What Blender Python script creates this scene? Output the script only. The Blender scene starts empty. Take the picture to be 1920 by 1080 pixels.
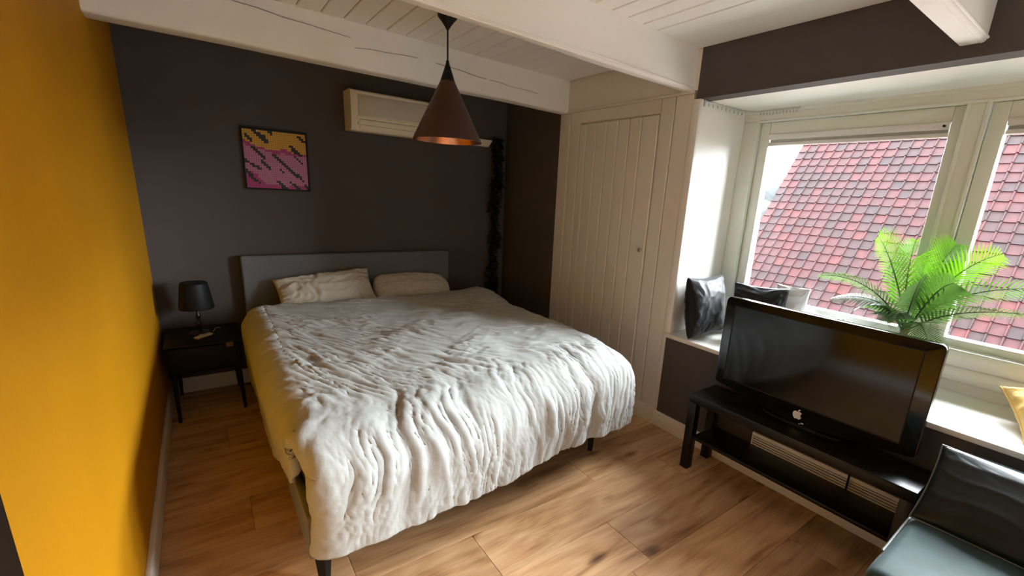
import bpy, bmesh, math, random
import numpy as np
from mathutils import Vector, Matrix, noise as mnoise

random.seed(7)
rng = np.random.default_rng(7)
SC = bpy.context.scene
COL = SC.collection

# ------------------------------------------------------------------ camera
CAM = Vector((0.3120, -3.9969, 1.55))
F_PX, PPX, PPY = 846.183, 1022.3, 590.4
R2 = Vector((0.7897, -0.6117, 0.0473))
cd = bpy.data.cameras.new('camera')
cam = bpy.data.objects.new('camera', cd)
COL.objects.link(cam)
SC.camera = cam
YAW, PITCH, ROLL = 0.6534, 0.2592, 0.0579


def cam_axes():
    cy, sy, cp, sp = math.cos(YAW), math.sin(YAW), math.cos(PITCH), math.sin(PITCH)
    fw = Vector((sy * cp, cy * cp, -sp))
    rt = Vector((cy, -sy, 0))
    up = rt.cross(fw)
    return (math.cos(ROLL) * rt + math.sin(ROLL) * up, -math.sin(ROLL) * rt + math.cos(ROLL) * up, fw)


_r, _u, _f = cam_axes()
M = Matrix((_r, _u, -_f)).transposed().to_4x4()
M.translation = CAM
cam.matrix_world = M
cd.sensor_width = 36.0
cd.lens = F_PX * 36.0 / 1920.0
cd.shift_x = -(PPX - 960) / 1920.0
cd.shift_y = (PPY - 540) / 1920.0
cd.clip_start = 0.02
cd.clip_end = 300

# ------------------------------------------------------------------ view + world (overcast sky)
SC.view_settings.view_transform = 'Standard'
SC.view_settings.look = 'None'
SC.view_settings.gamma = 1.0
SC.view_settings.use_curve_mapping = False
SC.view_settings.exposure = 0.0
SKY = 70.0
world = bpy.data.worlds.new('overcast_sky')
SC.world = world
world.use_nodes = True
nt = world.node_tree
nt.nodes.clear()
wo = nt.nodes.new('ShaderNodeOutputWorld')
bg = nt.nodes.new('ShaderNodeBackground')
tc = nt.nodes.new('ShaderNodeTexCoord')
sx = nt.nodes.new('ShaderNodeSeparateXYZ')
cr = nt.nodes.new('ShaderNodeValToRGB')
cr.color_ramp.elements[0].position = 0.0
cr.color_ramp.elements[0].color = (0.10, 0.10, 0.10, 1)
e = cr.color_ramp.elements.new(0.49)
e.color = (0.12, 0.12, 0.12, 1)
e = cr.color_ramp.elements.new(0.515)
e.color = (0.84, 0.87, 0.92, 1)
cr.color_ramp.elements[-1].position = 1.0
cr.color_ramp.elements[-1].color = (0.95, 0.99, 1.07, 1)
ma = nt.nodes.new('ShaderNodeMath')
ma.operation = 'MULTIPLY_ADD'
ma.inputs[1].default_value = 0.5
ma.inputs[2].default_value = 0.5
nt.links.new(tc.outputs['Generated'], sx.inputs[0])
nt.links.new(sx.outputs['Z'], ma.inputs[0])
nt.links.new(ma.outputs[0], cr.inputs[0])
nt.links.new(cr.outputs[0], bg.inputs['Color'])
bg.inputs['Strength'].default_value = SKY
nt.links.new(bg.outputs[0], wo.inputs['Surface'])

W = 2.771          # plane of the window wall
XF = 3.33          # plane of the window frame
ZC = 2.43          # ceiling
YR = -5.9          # rear wall


def portal(name, y0, y1, z0, z1):
    l = bpy.data.lights.new(name, 'AREA')
    l.shape = 'RECTANGLE'
    l.size = abs(y1 - y0)
    l.size_y = abs(z1 - z0)
    l.energy = 1
    l.cycles.is_portal = True
    o = bpy.data.objects.new(name, l)
    COL.objects.link(o)
    o.location = (XF + 0.16, (y0 + y1) / 2, (z0 + z1) / 2)
    # aim -Z toward -X
    o.rotation_euler = (math.radians(90), 0, math.radians(90))
    return o


for k, (a, b) in enumerate(((-2.30, -3.29), (-3.42, -4.42), (-4.55, -5.55))):
    portal('window_portal', a, b, 0.93, 1.98)

cy = SC.cycles
cy.use_denoising = True
cy.max_bounces = 10
cy.diffuse_bounces = 6
cy.glossy_bounces = 4
cy.transmission_bounces = 6
cy.transparent_max_bounces = 12
cy.sample_clamp_indirect = 12
cy.caustics_reflective = False
cy.caustics_refractive = False


# ------------------------------------------------------------------ materials
def srgb(r, g, b):
    f = lambda c: (c / 255 / 12.92) if c / 255 <= 0.04045 else ((c / 255 + 0.055) / 1.055) ** 2.4
    return (f(r), f(g), f(b), 1)


def mat(name, col, rough=0.6, spec=0.5, metal=0.0, var=0.06, vscale=6.0, bump=0.0, bscale=60.0, coat=0.0,
        sheen=0.0, stretch=(1, 1, 1), detail=4.0, bdist=0.002):
    m = bpy.data.materials.new(name)
    m.use_nodes = True
    t = m.node_tree
    p = t.nodes['Principled BSDF']
    c = tuple(col[:3]) + (1,)
    p.inputs['Roughness'].default_value = rough
    p.inputs['Metallic'].default_value = metal
    p.inputs['Specular IOR Level'].default_value = spec
    p.inputs['Coat Weight'].default_value = coat
    p.inputs['Sheen Weight'].default_value = sheen
    co = t.nodes.new('ShaderNodeTexCoord')
    mp = t.nodes.new('ShaderNodeMapping')
    mp.inputs['Scale'].default_value = stretch
    t.links.new(co.outputs['Object'], mp.inputs['Vector'])
    n = t.nodes.new('ShaderNodeTexNoise')
    n.inputs['Scale'].default_value = vscale
    n.inputs['Detail'].default_value = detail
    t.links.new(mp.outputs[0], n.inputs['Vector'])
    r = t.nodes.new('ShaderNodeValToRGB')
    lo = tuple(x * (1 - var) for x in c[:3]) + (1,)
    hi = tuple(min(1, x * (1 + var)) for x in c[:3]) + (1,)
    r.color_ramp.elements[0].position = 0.3
    r.color_ramp.elements[1].position = 0.7
    r.color_ramp.elements[0].color = lo
    r.color_ramp.elements[1].color = hi
    t.links.new(n.outputs['Fac'], r.inputs[0])
    t.links.new(r.outputs[0], p.inputs['Base Color'])
    if bump:
        n2 = t.nodes.new('ShaderNodeTexNoise')
        n2.inputs['Scale'].default_value = bscale
        n2.inputs['Detail'].default_value = 3
        t.links.new(mp.outputs[0], n2.inputs['Vector'])
        b = t.nodes.new('ShaderNodeBump')
        b.inputs['Strength'].default_value = bump
        b.inputs['Distance'].default_value = bdist
        t.links.new(n2.outputs['Fac'], b.inputs['Height'])
        t.links.new(b.outputs[0], p.inputs['Normal'])
    return m


M_YEL = mat('yellow_paint', (0.47, 0.205, 0.0012), 0.62, 0.25, var=0.04, vscale=3, bump=0.35, bscale=55)
M_DARK = mat('dark_taupe_paint', (0.088, 0.077, 0.075), 0.75, 0.25, var=0.05, vscale=3, bump=0.15, bscale=70)
M_WHITE = mat('white_paint', (0.80, 0.79, 0.75), 0.5, 0.4, var=0.015, vscale=4, bump=0.06, bscale=40)
M_CREAM = mat('cream_painted_wood', (0.76, 0.735, 0.68), 0.45, 0.4, var=0.03, vscale=5, bump=0.10, bscale=30, stretch=(1, 1, 0.12))
M_BEAM = mat('painted_beam_wood', (0.87, 0.86, 0.83), 0.5, 0.35, var=0.035, vscale=4, bump=0.30, bscale=22, stretch=(0.12, 1, 1), bdist=0.004)
M_CEIL = mat('painted_ceiling_board', (0.85, 0.845, 0.82), 0.5, 0.35, var=0.03, vscale=5, bump=0.1, bscale=30, stretch=(1, 0.12, 1))
M_TRIMW = mat('bright_white_baseboard', (0.88, 0.87, 0.85), 0.45, 0.4, var=0.01)
M_FRAME = mat('grey_white_window_paint', (0.72, 0.75, 0.68), 0.35, 0.5, var=0.02, vscale=4)
M_BLACK = mat('black_lacquer', (0.006, 0.006, 0.0065), 0.28, 0.5, var=0.1, vscale=8)
M_BLACKM = mat('matte_black', (0.0055, 0.0055, 0.006), 0.55, 0.25, var=0.1, vscale=8)
M_BENCH = mat('black_brown_laminate', (0.0045, 0.0040, 0.0038), 0.30, 0.35, var=0.15, vscale=6, stretch=(6, 1, 6))
M_DUVET = mat('crumpled_cotton', (0.425, 0.434, 0.422), 0.85, 0.15, var=0.02, vscale=5, bump=0.5, bscale=42, sheen=0.03, bdist=0.004)
M_PILL = mat('beige_cotton_pillowcase', (0.58, 0.56, 0.49), 0.85, 0.15, var=0.03, vscale=5, bump=0.3, bscale=50, bdist=0.004)
M_GREYF = mat('dark_grey_weave', (0.150, 0.160, 0.175), 0.9, 0.15, var=0.12, vscale=120, bump=0.3, bscale=250, bdist=0.001)
M_RAIL = mat('grey_upholstery', (0.19, 0.185, 0.175), 0.9, 0.15, var=0.1, vscale=120, bump=0.3, bscale=250, bdist=0.001)
M_MATT = mat('mattress_ticking', (0.10, 0.095, 0.085), 0.9, 0.1)
M_AC = mat('cream_plastic', (0.92, 0.87, 0.73), 0.4, 0.4, var=0.02)
M_COPO = mat('brown_bronze_shade', (0.085, 0.042, 0.030), 0.42, 0.5, metal=0.55, var=0.15, vscale=5)
M_COPI = mat('polished_copper', (0.86, 0.38, 0.20), 0.22, 0.5, metal=1.0, var=0.05)
M_TEAL = mat('teal_velvet', (0.026, 0.056, 0.060), 0.6, 0.25, var=0.35, vscale=7, bump=0.25, bscale=30, sheen=0.12, bdist=0.004)
M_TEALD = mat('dark_teal_satin', (0.0055, 0.010, 0.012), 0.38, 0.4, var=0.2, vscale=6, bump=0.15, bscale=18, sheen=0.0, bdist=0.004)
M_PIPING = mat('grey_piping', (0.16, 0.17, 0.18), 0.5, 0.4)
M_BSAT = mat('black_satin', (0.0050, 0.0045, 0.007), 0.55, 0.22, var=0.15, vscale=8, bump=0.3, bscale=25, bdist=0.004, sheen=0.1)
M_MUST = mat('mustard_velvet', (0.62, 0.36, 0.045), 0.8, 0.2, var=0.12, vscale=14, bump=0.3, bscale=60, sheen=0.4)
M_FLUFF = mat('white_cloth', (0.82, 0.82, 0.84), 0.9, 0.1, var=0.03, bump=0.4, bscale=40)
M_SCREEN = mat('dark_screen_glass', (0.003, 0.0028, 0.0026), 0.10, 0.35, var=0.05)
M_BEZEL = mat('gloss_black_bezel', (0.004, 0.004, 0.0045), 0.12, 0.5, var=0.05)
M_LOGO = mat('white_sticker', (0.80, 0.82, 0.86), 0.4, 0.4, var=0.01)
M_STEEL = mat('brushed_metal', (0.5, 0.48, 0.44), 0.35, 0.5, metal=0.9)
M_GRILLE = mat('white_enamel', (0.86, 0.84, 0.82), 0.4, 0.4, var=0.02)
M_TAN = mat('tan_leather', (0.16, 0.10, 0.06), 0.6, 0.3)
M_PHONE = mat('pale_plastic', (0.62, 0.55, 0.47), 0.4, 0.4)
M_GARL = mat('dark_green_leaf', (0.005, 0.009, 0.0065), 0.55, 0.3, var=0.3, vscale=20)
M_STEM = mat('brown_trunk', (0.22, 0.13, 0.06), 0.8, 0.2, var=0.35, vscale=40, bump=0.5, bscale=60)
M_POT = mat('white_glazed_pot', (0.7, 0.7, 0.68), 0.3, 0.5)
M_SOIL = mat('potting_soil', (0.02, 0.014, 0.01), 0.95, 0.1, bump=0.8, bscale=60)
M_ZINC = mat('zinc_gutter', (0.10, 0.105, 0.11), 0.45, 0.3, var=0.1)
M_DECK = mat('dark_roof_underlay', (0.012, 0.009, 0.009), 0.9, 0.1)
M_TREE = mat('hazy_tree_foliage', (0.0135, 0.0150, 0.0155), 0.9, 0.1, var=0.3, vscale=2)
M_CRACK = mat('crack_shadow_brown', (0.33, 0.29, 0.23), 0.8, 0.1)
M_GAP = mat('dark_joint', (0.02, 0.016, 0.012), 0.9, 0.1)
M_BLIND = mat('grey_blind_fabric', (0.42, 0.43, 0.40), 0.6, 0.3, var=0.02)
M_BLINDL = mat('light_blind_rail', (0.72, 0.72, 0.70), 0.4, 0.4, var=0.02)
M_GREYP = mat('grey_plastic', (0.50, 0.51, 0.51), 0.5, 0.4)


def wood_mat():
    m = bpy.data.materials.new('oak_laminate')
    m.use_nodes = True
    t = m.node_tree
    L = t.links.new
    p = t.nodes['Principled BSDF']
    co = t.nodes.new('ShaderNodeTexCoord')
    oi = t.nodes.new('ShaderNodeObjectInfo')
    off = t.nodes.new('ShaderNodeVectorMath')
    off.operation = 'MULTIPLY_ADD'
    cx = t.nodes.new('ShaderNodeCombineXYZ')
    for i in range(3):
        L(oi.outputs['Random'], cx.inputs[i])
    off.inputs[1].default_value = (37.0, 11.0, 5.0)
    L(cx.outputs[0], off.inputs[0])
    L(co.outputs['Object'], off.inputs[2])
    # broad figure
    mp = t.nodes.new('ShaderNodeMapping')
    mp.inputs['Scale'].default_value = (1.1, 9.0, 1.0)
    L(off.outputs[0], mp.inputs[0])
    n1 = t.nodes.new('ShaderNodeTexNoise')
    n1.inputs['Scale'].default_value = 1.3
    n1.inputs['Detail'].default_value = 5
    n1.inputs['Roughness'].default_value = 0.6
    n1.inputs['Distortion'].default_value = 0.7
    L(mp.outputs[0], n1.inputs['Vector'])
    # cathedral rings from the broad noise
    mm = t.nodes.new('ShaderNodeMath')
    mm.operation = 'MULTIPLY'
    mm.inputs[1].default_value = 55.0
    n0 = t.nodes.new('ShaderNodeTexNoise')
    n0.inputs['Scale'].default_value = 0.9
    n0.inputs['Detail'].default_value = 1.5
    mp0 = t.nodes.new('ShaderNodeMapping')
    mp0.inputs['Scale'].default_value = (1.0, 4.0, 1.0)
    L(off.outputs[0], mp0.inputs[0])
    L(mp0.outputs[0], n0.inputs['Vector'])
    L(n0.outputs['Fac'], mm.inputs[0])
    sn = t.nodes.new('ShaderNodeMath')
    sn.operation = 'SINE'
    L(mm.outputs[0], sn.inputs[0])
    # fine pores
    mp2 = t.nodes.new('ShaderNodeMapping')
    mp2.inputs['Scale'].default_value = (3.0, 90.0, 1.0)
    L(off.outputs[0], mp2.inputs[0])
    n2 = t.nodes.new('ShaderNodeTexNoise')
    n2.inputs['Scale'].default_value = 2.0
    n2.inputs['Detail'].default_value = 3
    L(mp2.outputs[0], n2.inputs['Vector'])
    # knots
    mp3 = t.nodes.new('ShaderNodeMapping')
    mp3.inputs['Scale'].default_value = (2.2, 5.0, 1.0)
    L(off.outputs[0], mp3.inputs[0])
    v = t.nodes.new('ShaderNodeTexVoronoi')
    v.inputs['Scale'].default_value = 1.0
    L(mp3.outputs[0], v.inputs['Vector'])
    kr = t.nodes.new('ShaderNodeValToRGB')
    kr.color_ramp.elements[0].position = 0.02
    kr.color_ramp.elements[0].color = (1, 1, 1, 1)
    kr.color_ramp.elements[1].position = 0.17
    kr.color_ramp.elements[1].color = (0, 0, 0, 1)
    L(v.outputs['Distance'], kr.inputs[0])
    # combine
    a1 = t.nodes.new('ShaderNodeMath')
    a1.operation = 'MULTIPLY_ADD'
    a1.inputs[1].default_value = 0.05
    L(sn.outputs[0], a1.inputs[0])
    L(n1.outputs['Fac'], a1.inputs[2])
    a2 = t.nodes.new('ShaderNodeMath')
    a2.operation = 'MULTIPLY_ADD'
    a2.inputs[1].default_value = 0.34
    L(n2.outputs['Fac'], a2.inputs[0])
    L(a1.outputs[0], a2.inputs[2])
    a3 = t.nodes.new('ShaderNodeMath')
    a3.operation = 'MULTIPLY_ADD'
    a3.inputs[1].default_value = -0.42
    L(kr.outputs[0], a3.inputs[0])
    L(a2.outputs[0], a3.inputs[2])
    r = t.nodes.new('ShaderNodeValToRGB')
    cr = r.color_ramp
    cr.elements[0].position = 0.22
    cr.elements[0].color = (0.09, 0.036, 0.014, 1)
    cr.elements[1].position = 0.85
    cr.elements[1].color = (0.68, 0.43, 0.235, 1)
    q = cr.elements.new(0.46)
    q.color = (0.33, 0.165, 0.070, 1)
    q = cr.elements.new(0.60)
    q.color = (0.51, 0.285, 0.135, 1)
    L(a3.outputs[0], r.inputs[0])
    hs = t.nodes.new('ShaderNodeHueSaturation')
    mr = t.nodes.new('ShaderNodeMapRange')
    mr.inputs['To Min'].default_value = 0.86
    mr.inputs['To Max'].default_value = 1.10
    L(oi.outputs['Random'], mr.inputs['Value'])
    L(mr.outputs[0], hs.inputs['Value'])
    L(r.outputs[0], hs.inputs['Color'])
    L(hs.outputs[0], p.inputs['Base Color'])
    p.inputs['Roughness'].default_value = 0.42
    p.inputs['Specular IOR Level'].default_value = 0.45
    b = t.nodes.new('ShaderNodeBump')
    b.inputs['Strength'].default_value = 0.12
    b.inputs['Distance'].default_value = 0.001
    L(n2.outputs['Fac'], b.inputs['Height'])
    L(b.outputs[0], p.inputs['Normal'])
    return m


M_WOOD = wood_mat()


def tile_mat():
    m = bpy.data.materials.new('weathered_clay_tile')
    m.use_nodes = True
    t = m.node_tree
    L = t.links.new
    p = t.nodes['Principled BSDF']
    oi = t.nodes.new('ShaderNodeObjectInfo')
    co = t.nodes.new('ShaderNodeTexCoord')
    ge = t.nodes.new('ShaderNodeNewGeometry')
    n = t.nodes.new('ShaderNodeTexNoise')
    n.inputs['Scale'].default_value = 9
    n.inputs['Detail'].default_value = 5
    L(ge.outputs['Position'], n.inputs['Vector'])
    wn = t.nodes.new('ShaderNodeTexWhiteNoise')
    wn.noise_dimensions = '1D'
    rp = t.nodes.new('ShaderNodeAttribute')
    rp.attribute_name = 'tile_id'
    ad = t.nodes.new('ShaderNodeMath')
    ad.operation = 'ADD'
    L(oi.outputs['Random'], ad.inputs[0])
    L(rp.outputs['Fac'], ad.inputs[1])
    L(ad.outputs[0], wn.inputs['W'])
    r = t.nodes.new('ShaderNodeValToRGB')
    cr = r.color_ramp
    cr.interpolation = 'LINEAR'
    cr.elements[0].position = 0.0
    cr.elements[0].color = (0.0046, 0.0015, 0.0016, 1)
    cr.elements[1].position = 1.0
    cr.elements[1].color = (0.0133, 0.0015, 0.0014, 1)
    for pos, c in ((0.25, (0.0058, 0.0015, 0.0017, 1)), (0.45, (0.0083, 0.0015, 0.0017, 1)), (0.7, (0.0097, 0.0015, 0.0017, 1)), (0.88, (0.0108, 0.0015, 0.0016, 1))):
        q = cr.elements.new(pos)
        q.color = c
    L(wn.outputs['Value'], r.inputs[0])
    mx = t.nodes.new('ShaderNodeMixRGB')
    mx.blend_type = 'MULTIPLY'
    mx.inputs[0].default_value = 1.0
    r2 = t.nodes.new('ShaderNodeValToRGB')
    r2.color_ramp.elements[0].position = 0.3
    r2.color_ramp.elements[0].color = (0.62, 0.62, 0.64, 1)
    r2.color_ramp.elements[1].position = 0.68
    r2.color_ramp.elements[1].color = (1.25, 1.2, 1.2, 1)
    L(n.outputs['Fac'], r2.inputs[0])
    L(r.outputs[0], mx.inputs[1])
    L(r2.outputs[0], mx.inputs[2])
    L(mx.outputs[0], p.inputs['Base Color'])
    p.inputs['Roughness'].default_value = 0.75
    p.inputs['Specular IOR Level'].default_value = 0.12
    return m


M_TILE = tile_mat()


def leaf_mat(name, col, trans, tcol):
    m = bpy.data.materials.new(name)
    m.use_nodes = True
    t = m.node_tree
    L = t.links.new
    p = t.nodes['Principled BSDF']
    o = t.nodes['Material Output']
    n = t.nodes.new('ShaderNodeTexNoise')
    n.inputs['Scale'].default_value = 12
    r = t.nodes.new('ShaderNodeValToRGB')
    r.color_ramp.elements[0].color = tuple(c * 0.7 for c in col) + (1,)
    r.color_ramp.elements[1].color = tuple(c * 1.3 for c in col) + (1,)
    L(n.outputs['Fac'], r.inputs[0])
    L(r.outputs[0], p.inputs['Base Color'])
    p.inputs['Roughness'].default_value = 0.38
    tr = t.nodes.new('ShaderNodeBsdfTranslucent')
    tr.inputs['Color'].default_value = tcol + (1,)
    mx = t.nodes.new('ShaderNodeMixShader')
    mx.inputs[0].default_value = trans
    L(p.outputs[0], mx.inputs[1])
    L(tr.outputs[0], mx.inputs[2])
    L(mx.outputs[0], o.inputs['Surface'])
    return m


M_LEAF = leaf_mat('palm_leaf_green', (0.045, 0.10, 0.040), 0.30, (0.10, 0.22, 0.03))
M_LEAF_BACKLIT = leaf_mat('palm_leaf_backlit_green', (0.06, 0.16, 0.012), 0.5, (0.115, 0.30, 0.006))  # lit copy of the leaf: window backlight put into the colour


def glass_mat():
    m = bpy.data.materials.new('window_glass')
    m.use_nodes = True
    t = m.node_tree
    t.nodes.remove(t.nodes['Principled BSDF'])
    o = t.nodes['Material Output']
    a = t.nodes.new('ShaderNodeBsdfTransparent')
    a.inputs['Color'].default_value = (0.96, 0.98, 0.97, 1)
    g = t.nodes.new('ShaderNodeBsdfGlossy')
    g.inputs['Roughness'].default_value = 0.02
    f = t.nodes.new('ShaderNodeFresnel')
    f.inputs['IOR'].default_value = 1.25
    mx = t.nodes.new('ShaderNodeMixShader')
    t.links.new(f.outputs[0], mx.inputs[0])
    t.links.new(a.outputs[0], mx.inputs[1])
    t.links.new(g.outputs[0], mx.inputs[2])
    t.links.new(mx.outputs[0], o.inputs['Surface'])
    return m


M_GLASS = glass_mat()


# ------------------------------------------------------------------ mesh helpers
def new_bm():
    return bmesh.new()


def add_box(bm, lo, hi, bev=0.0, seg=2):
    lo, hi = [min(a, b) for a, b in zip(lo, hi)], [max(a, b) for a, b in zip(lo, hi)]
    vs = [bm.verts.new((x, y, z)) for x in (lo[0], hi[0]) for y in (lo[1], hi[1]) for z in (lo[2], hi[2])]
    fs = [(0, 1, 3, 2), (4, 6, 7, 5), (0, 4, 5, 1), (2, 3, 7, 6), (0, 2, 6, 4), (1, 5, 7, 3)]
    faces = [bm.faces.new([vs[i] for i in f]) for f in fs]
    if bev > 0:
        ed = list({e for f in faces for e in f.edges})
        bmesh.ops.bevel(bm, geom=ed, offset=bev, segments=seg, affect='EDGES', profile=0.5)
    return bm


def add_hexa(bm, P, bev=0.0, seg=2):
    """P: 8 points ordered x,y,z binary (000,001,010,011,100,...)"""
    vs = [bm.verts.new(p) for p in P]
    fs = [(0, 1, 3, 2), (4, 6, 7, 5), (0, 4, 5, 1), (2, 3, 7, 6), (0, 2, 6, 4), (1, 5, 7, 3)]
    faces = [bm.faces.new([vs[i] for i in f]) for f in fs]
    if bev > 0:
        ed = list({e for f in faces for e in f.edges})
        bmesh.ops.bevel(bm, geom=ed, offset=bev, segments=seg, affect='EDGES', profile=0.5)


def add_lathe(bm, c, prof, n=32, axis='z'):
    """prof: list of (r, h) along the axis"""
    rings = []
    for r, h in prof:
        ring = []
        for i in range(n):
            a = 2 * math.pi * i / n
            u, v = r * math.cos(a), r * math.sin(a)
            if axis == 'z':
                p = (c[0] + u, c[1] + v, c[2] + h)
            elif axis == 'y':
                p = (c[0] + u, c[1] + h, c[2] + v)
            else:
                p = (c[0] + h, c[1] + u, c[2] + v)
            ring.append(bm.verts.new(p))
        rings.append(ring)
    for a, b in zip(rings, rings[1:]):
        for i in range(n):
            bm.faces.new((a[i], a[(i + 1) % n], b[(i + 1) % n], b[i]))
    return rings


def cap(bm, ring, flip=False):
    bm.faces.new(ring[::-1] if flip else ring)


def add_tube(bm, pts, rad, n=8):
    pts = [Vector(p) for p in pts]
    rads = rad if isinstance(rad, (list, tuple)) else [rad] * len(pts)
    rings = []
    up = Vector((0, 0, 1))
    for i, p in enumerate(pts):
        d = (pts[min(i + 1, len(pts) - 1)] - pts[max(i - 1, 0)]).normalized()
        a = d.cross(up if abs(d.z) < 0.95 else Vector((1, 0, 0))).normalized()
        b = d.cross(a).normalized()
        rings.append([bm.verts.new(p + rads[i] * (math.cos(2 * math.pi * k / n) * a + math.sin(2 * math.pi * k / n) * b)) for k in range(n)])
    for a, b in zip(rings, rings[1:]):
        for i in range(n):
            bm.faces.new((a[i], a[(i + 1) % n], b[(i + 1) % n], b[i]))
    bm.faces.new(rings[0][::-1])
    bm.faces.new(rings[-1])


def add_prism(bm, poly, depth_vec, bev=0.0):
    """poly: list of 3d points (planar), extruded by depth_vec"""
    a = [bm.verts.new(p) for p in poly]
    b = [bm.verts.new(Vector(p) + Vector(depth_vec)) for p in poly]
    n = len(poly)
    f1 = bm.faces.new(a)
    f2 = bm.faces.new(b[::-1])
    for i in range(n):
        bm.faces.new((a[(i + 1) % n], a[i], b[i], b[(i + 1) % n]))
    if bev > 0:
        ed = list(f1.edges) + list(f2.edges)
        bmesh.ops.bevel(bm, geom=ed, offset=bev, segments=2, affect='EDGES', profile=0.5)


ORG = {}


def obj(name, bm, m, parent=None, loc=None, smooth=False, angle=35):
    bmesh.ops.recalc_face_normals(bm, faces=bm.faces)
    org = Vector(loc) if loc is not None else (ORG[parent.name] if parent else Vector((0, 0, 0)))
    bmesh.ops.translate(bm, verts=bm.verts, vec=-org)
    me = bpy.data.meshes.new(name)
    bm.to_mesh(me)
    bm.free()
    for x in (m if isinstance(m, (list, tuple)) else [m]):
        me.materials.append(x)
    o = bpy.data.objects.new(name, me)
    COL.objects.link(o)
    if parent:
        o.parent = parent
        o.location = org - ORG[parent.name]
    else:
        o.location = org
    ORG[o.name] = org
    if smooth:
        me.polygons.foreach_set('use_smooth', [True] * len(me.polygons))
        if angle:
            me.set_sharp_from_angle(angle=math.radians(angle))
    return o


def thing(name, label, cat, loc=(0, 0, 0), group=None):
    o = bpy.data.objects.new(name, None)
    o.empty_display_size = 0.1
    COL.objects.link(o)
    o.location = loc
    o['label'] = label
    o['category'] = cat
    if group:
        o['group'] = group
    ORG[o.name] = Vector(loc)
    return o


def tag(o, label, cat, group=None):
    o['label'] = label
    o['category'] = cat
    if group:
        o['group'] = group
    return o


def struct(o):
    o['kind'] = 'structure'
    return o


def sbox(name, lo, hi, m, bev=0.0, parent=None):
    bm = new_bm()
    add_box(bm, lo, hi, bev)
    o = obj(name, bm, m, parent, smooth=bev > 0)
    if not parent:
        struct(o)
    return o


def semp(name, loc=(0, 0, 0)):
    o = bpy.data.objects.new(name, None)
    COL.objects.link(o)
    o.location = loc
    ORG[o.name] = Vector(loc)
    return struct(o)


# ------------------------------------------------------------------ room shell
# floor: sub-floor with planks
floor = sbox('floor', (-0.02, YR - 0.1, -0.12), (W + 0.02, 0.02, -0.014), M_DECK)
PW = 0.283
row_y = [-2.706 + PW * k for k in range(-12, 11)]


def plank(x0, x1, y0, y1):
    bm = new_bm()
    g = 0.0005
    add_box(bm, (x0 + g, y0 + g, -0.013), (x1 - g, y1 - g, 0.0), 0.0015, 1)
    obj('floor_plank', bm, M_WOOD, floor, loc=((x0 + x1) / 2, (y0 + y1) / 2, 0))


prng = random.Random(11)
for y1 in row_y:
    y0 = y1 - PW
    if y0 > 0 or y1 < YR:
        continue
    y1c, y0c = min(y1, 0.0), max(y0, YR)
    if abs(y1 + 2.706) < 0.01:
        cuts = [0.48, 1.76]
    elif abs(y1 + 2.14) < 0.01:
        cuts = [0.66, 1.935]
    elif abs(y1 + 2.423) < 0.01:
        cuts = [1.16, 2.44]
    else:
        s = prng.uniform(0.25, 1.4)
        cuts = [s, s + 1.28]
    xs = [0.0] + [c for c in cuts if 0.05 < c < W - 0.05] + [W]
    for a, b in zip(xs, xs[1:]):
        plank(a, b, y0c, y1c)

# ceiling: boards run towards the headboard wall, V-joints recessed
ceiling = sbox('ceiling', (-0.1, YR - 0.1, ZC + 0.02), (W + 0.1, 0.1, ZC + 0.12), M_CEIL)
BWD = 0.1185
x = 1.067 - 9 * BWD
xs = []
while x < 2.46:
    xs.append(x)
    x += BWD
xs = [0.0] + [q for q in xs if q > 0.02] + [W]
for a, b in zip(xs, xs[1:]):
    bm = new_bm()
    add_box(bm, (a + 0.0030, YR, ZC), (b - 0.0030, -0.0, ZC + 0.0195), 0.0045, 1)
    obj('ceiling_board', bm, M_CEIL, ceiling, loc=((a + b) / 2, -2.0, ZC))

struct(sbox('wall_left', (-0.12, YR - 0.1, -0.1), (0.0, 0.12, ZC + 0.05), M_YEL))
struct(sbox('wall_back', (0.0, 0.0, -0.1), (W + 0.1, 0.12, ZC + 0.05), M_DARK))
wall_rear = semp('wall_rear', (0, YR, 0))
M_REAR_BOUNCE = mat('white_rear_bounce', (0.84, 0.84, 0.83), 0.8)  # unseen wall, set close and white to bounce light onto the beams
sbox('wall_panel', (-0.1, YR - 0.12, -0.1), (W + 1.2, YR, 2.48), M_REAR_BOUNCE, parent=wall_rear)
# window-side wall: alcove return painted dark, closet bay planked, low wall and header dark
YC0, YC1 = -0.835, -2.131
YJ = -2.157
wall_right = semp('wall_right', (W, 0, 0))
sbox('alcove_return', (W, YC0, -0.1), (W + 0.1, 0.0, ZC + 0.05), M_DARK, parent=wall_right)
sbox('low_wall', (W, YR, -0.1), (W + 0.1, YJ, 0.662), M_DARK, parent=wall_right)
sbox('header', (W, YR, 2.155), (W + 0.1, YJ + 0.004, ZC + 0.05), M_DARK, parent=wall_right)
# closet panelling
wall_closet = semp('wall_closet', (W, YC0, 0))
sbox('backing_board', (W + 0.016, YC1, -0.1), (W + 0.1, YC0, ZC + 0.05), M_CREAM, parent=wall_closet)
bm = new_bm()
add_box(bm, (W + 0.002, YJ, 2.208), (W + 0.1, YC0, ZC + 0.02), 0.002)
obj('upper_panel', bm, M_CREAM, wall_closet, smooth=True)
bm = new_bm()
add_box(bm, (W - 0.004, YC1, 2.192), (W + 0.02, YC0, 2.208), 0.004)
obj('top_moulding', bm, M_CREAM, wall_closet, smooth=True)


def wall_plank(y0, y1, z0, z1, parent, name='wall_plank', dx=0.0, g=0.0022):
    bm = new_bm()
    add_box(bm, (W + dx, y0 + g, z0), (W + 0.018 + dx, y1 - g, z1), 0.0065, 1)
    obj(name, bm, M_CREAM, parent)


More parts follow.
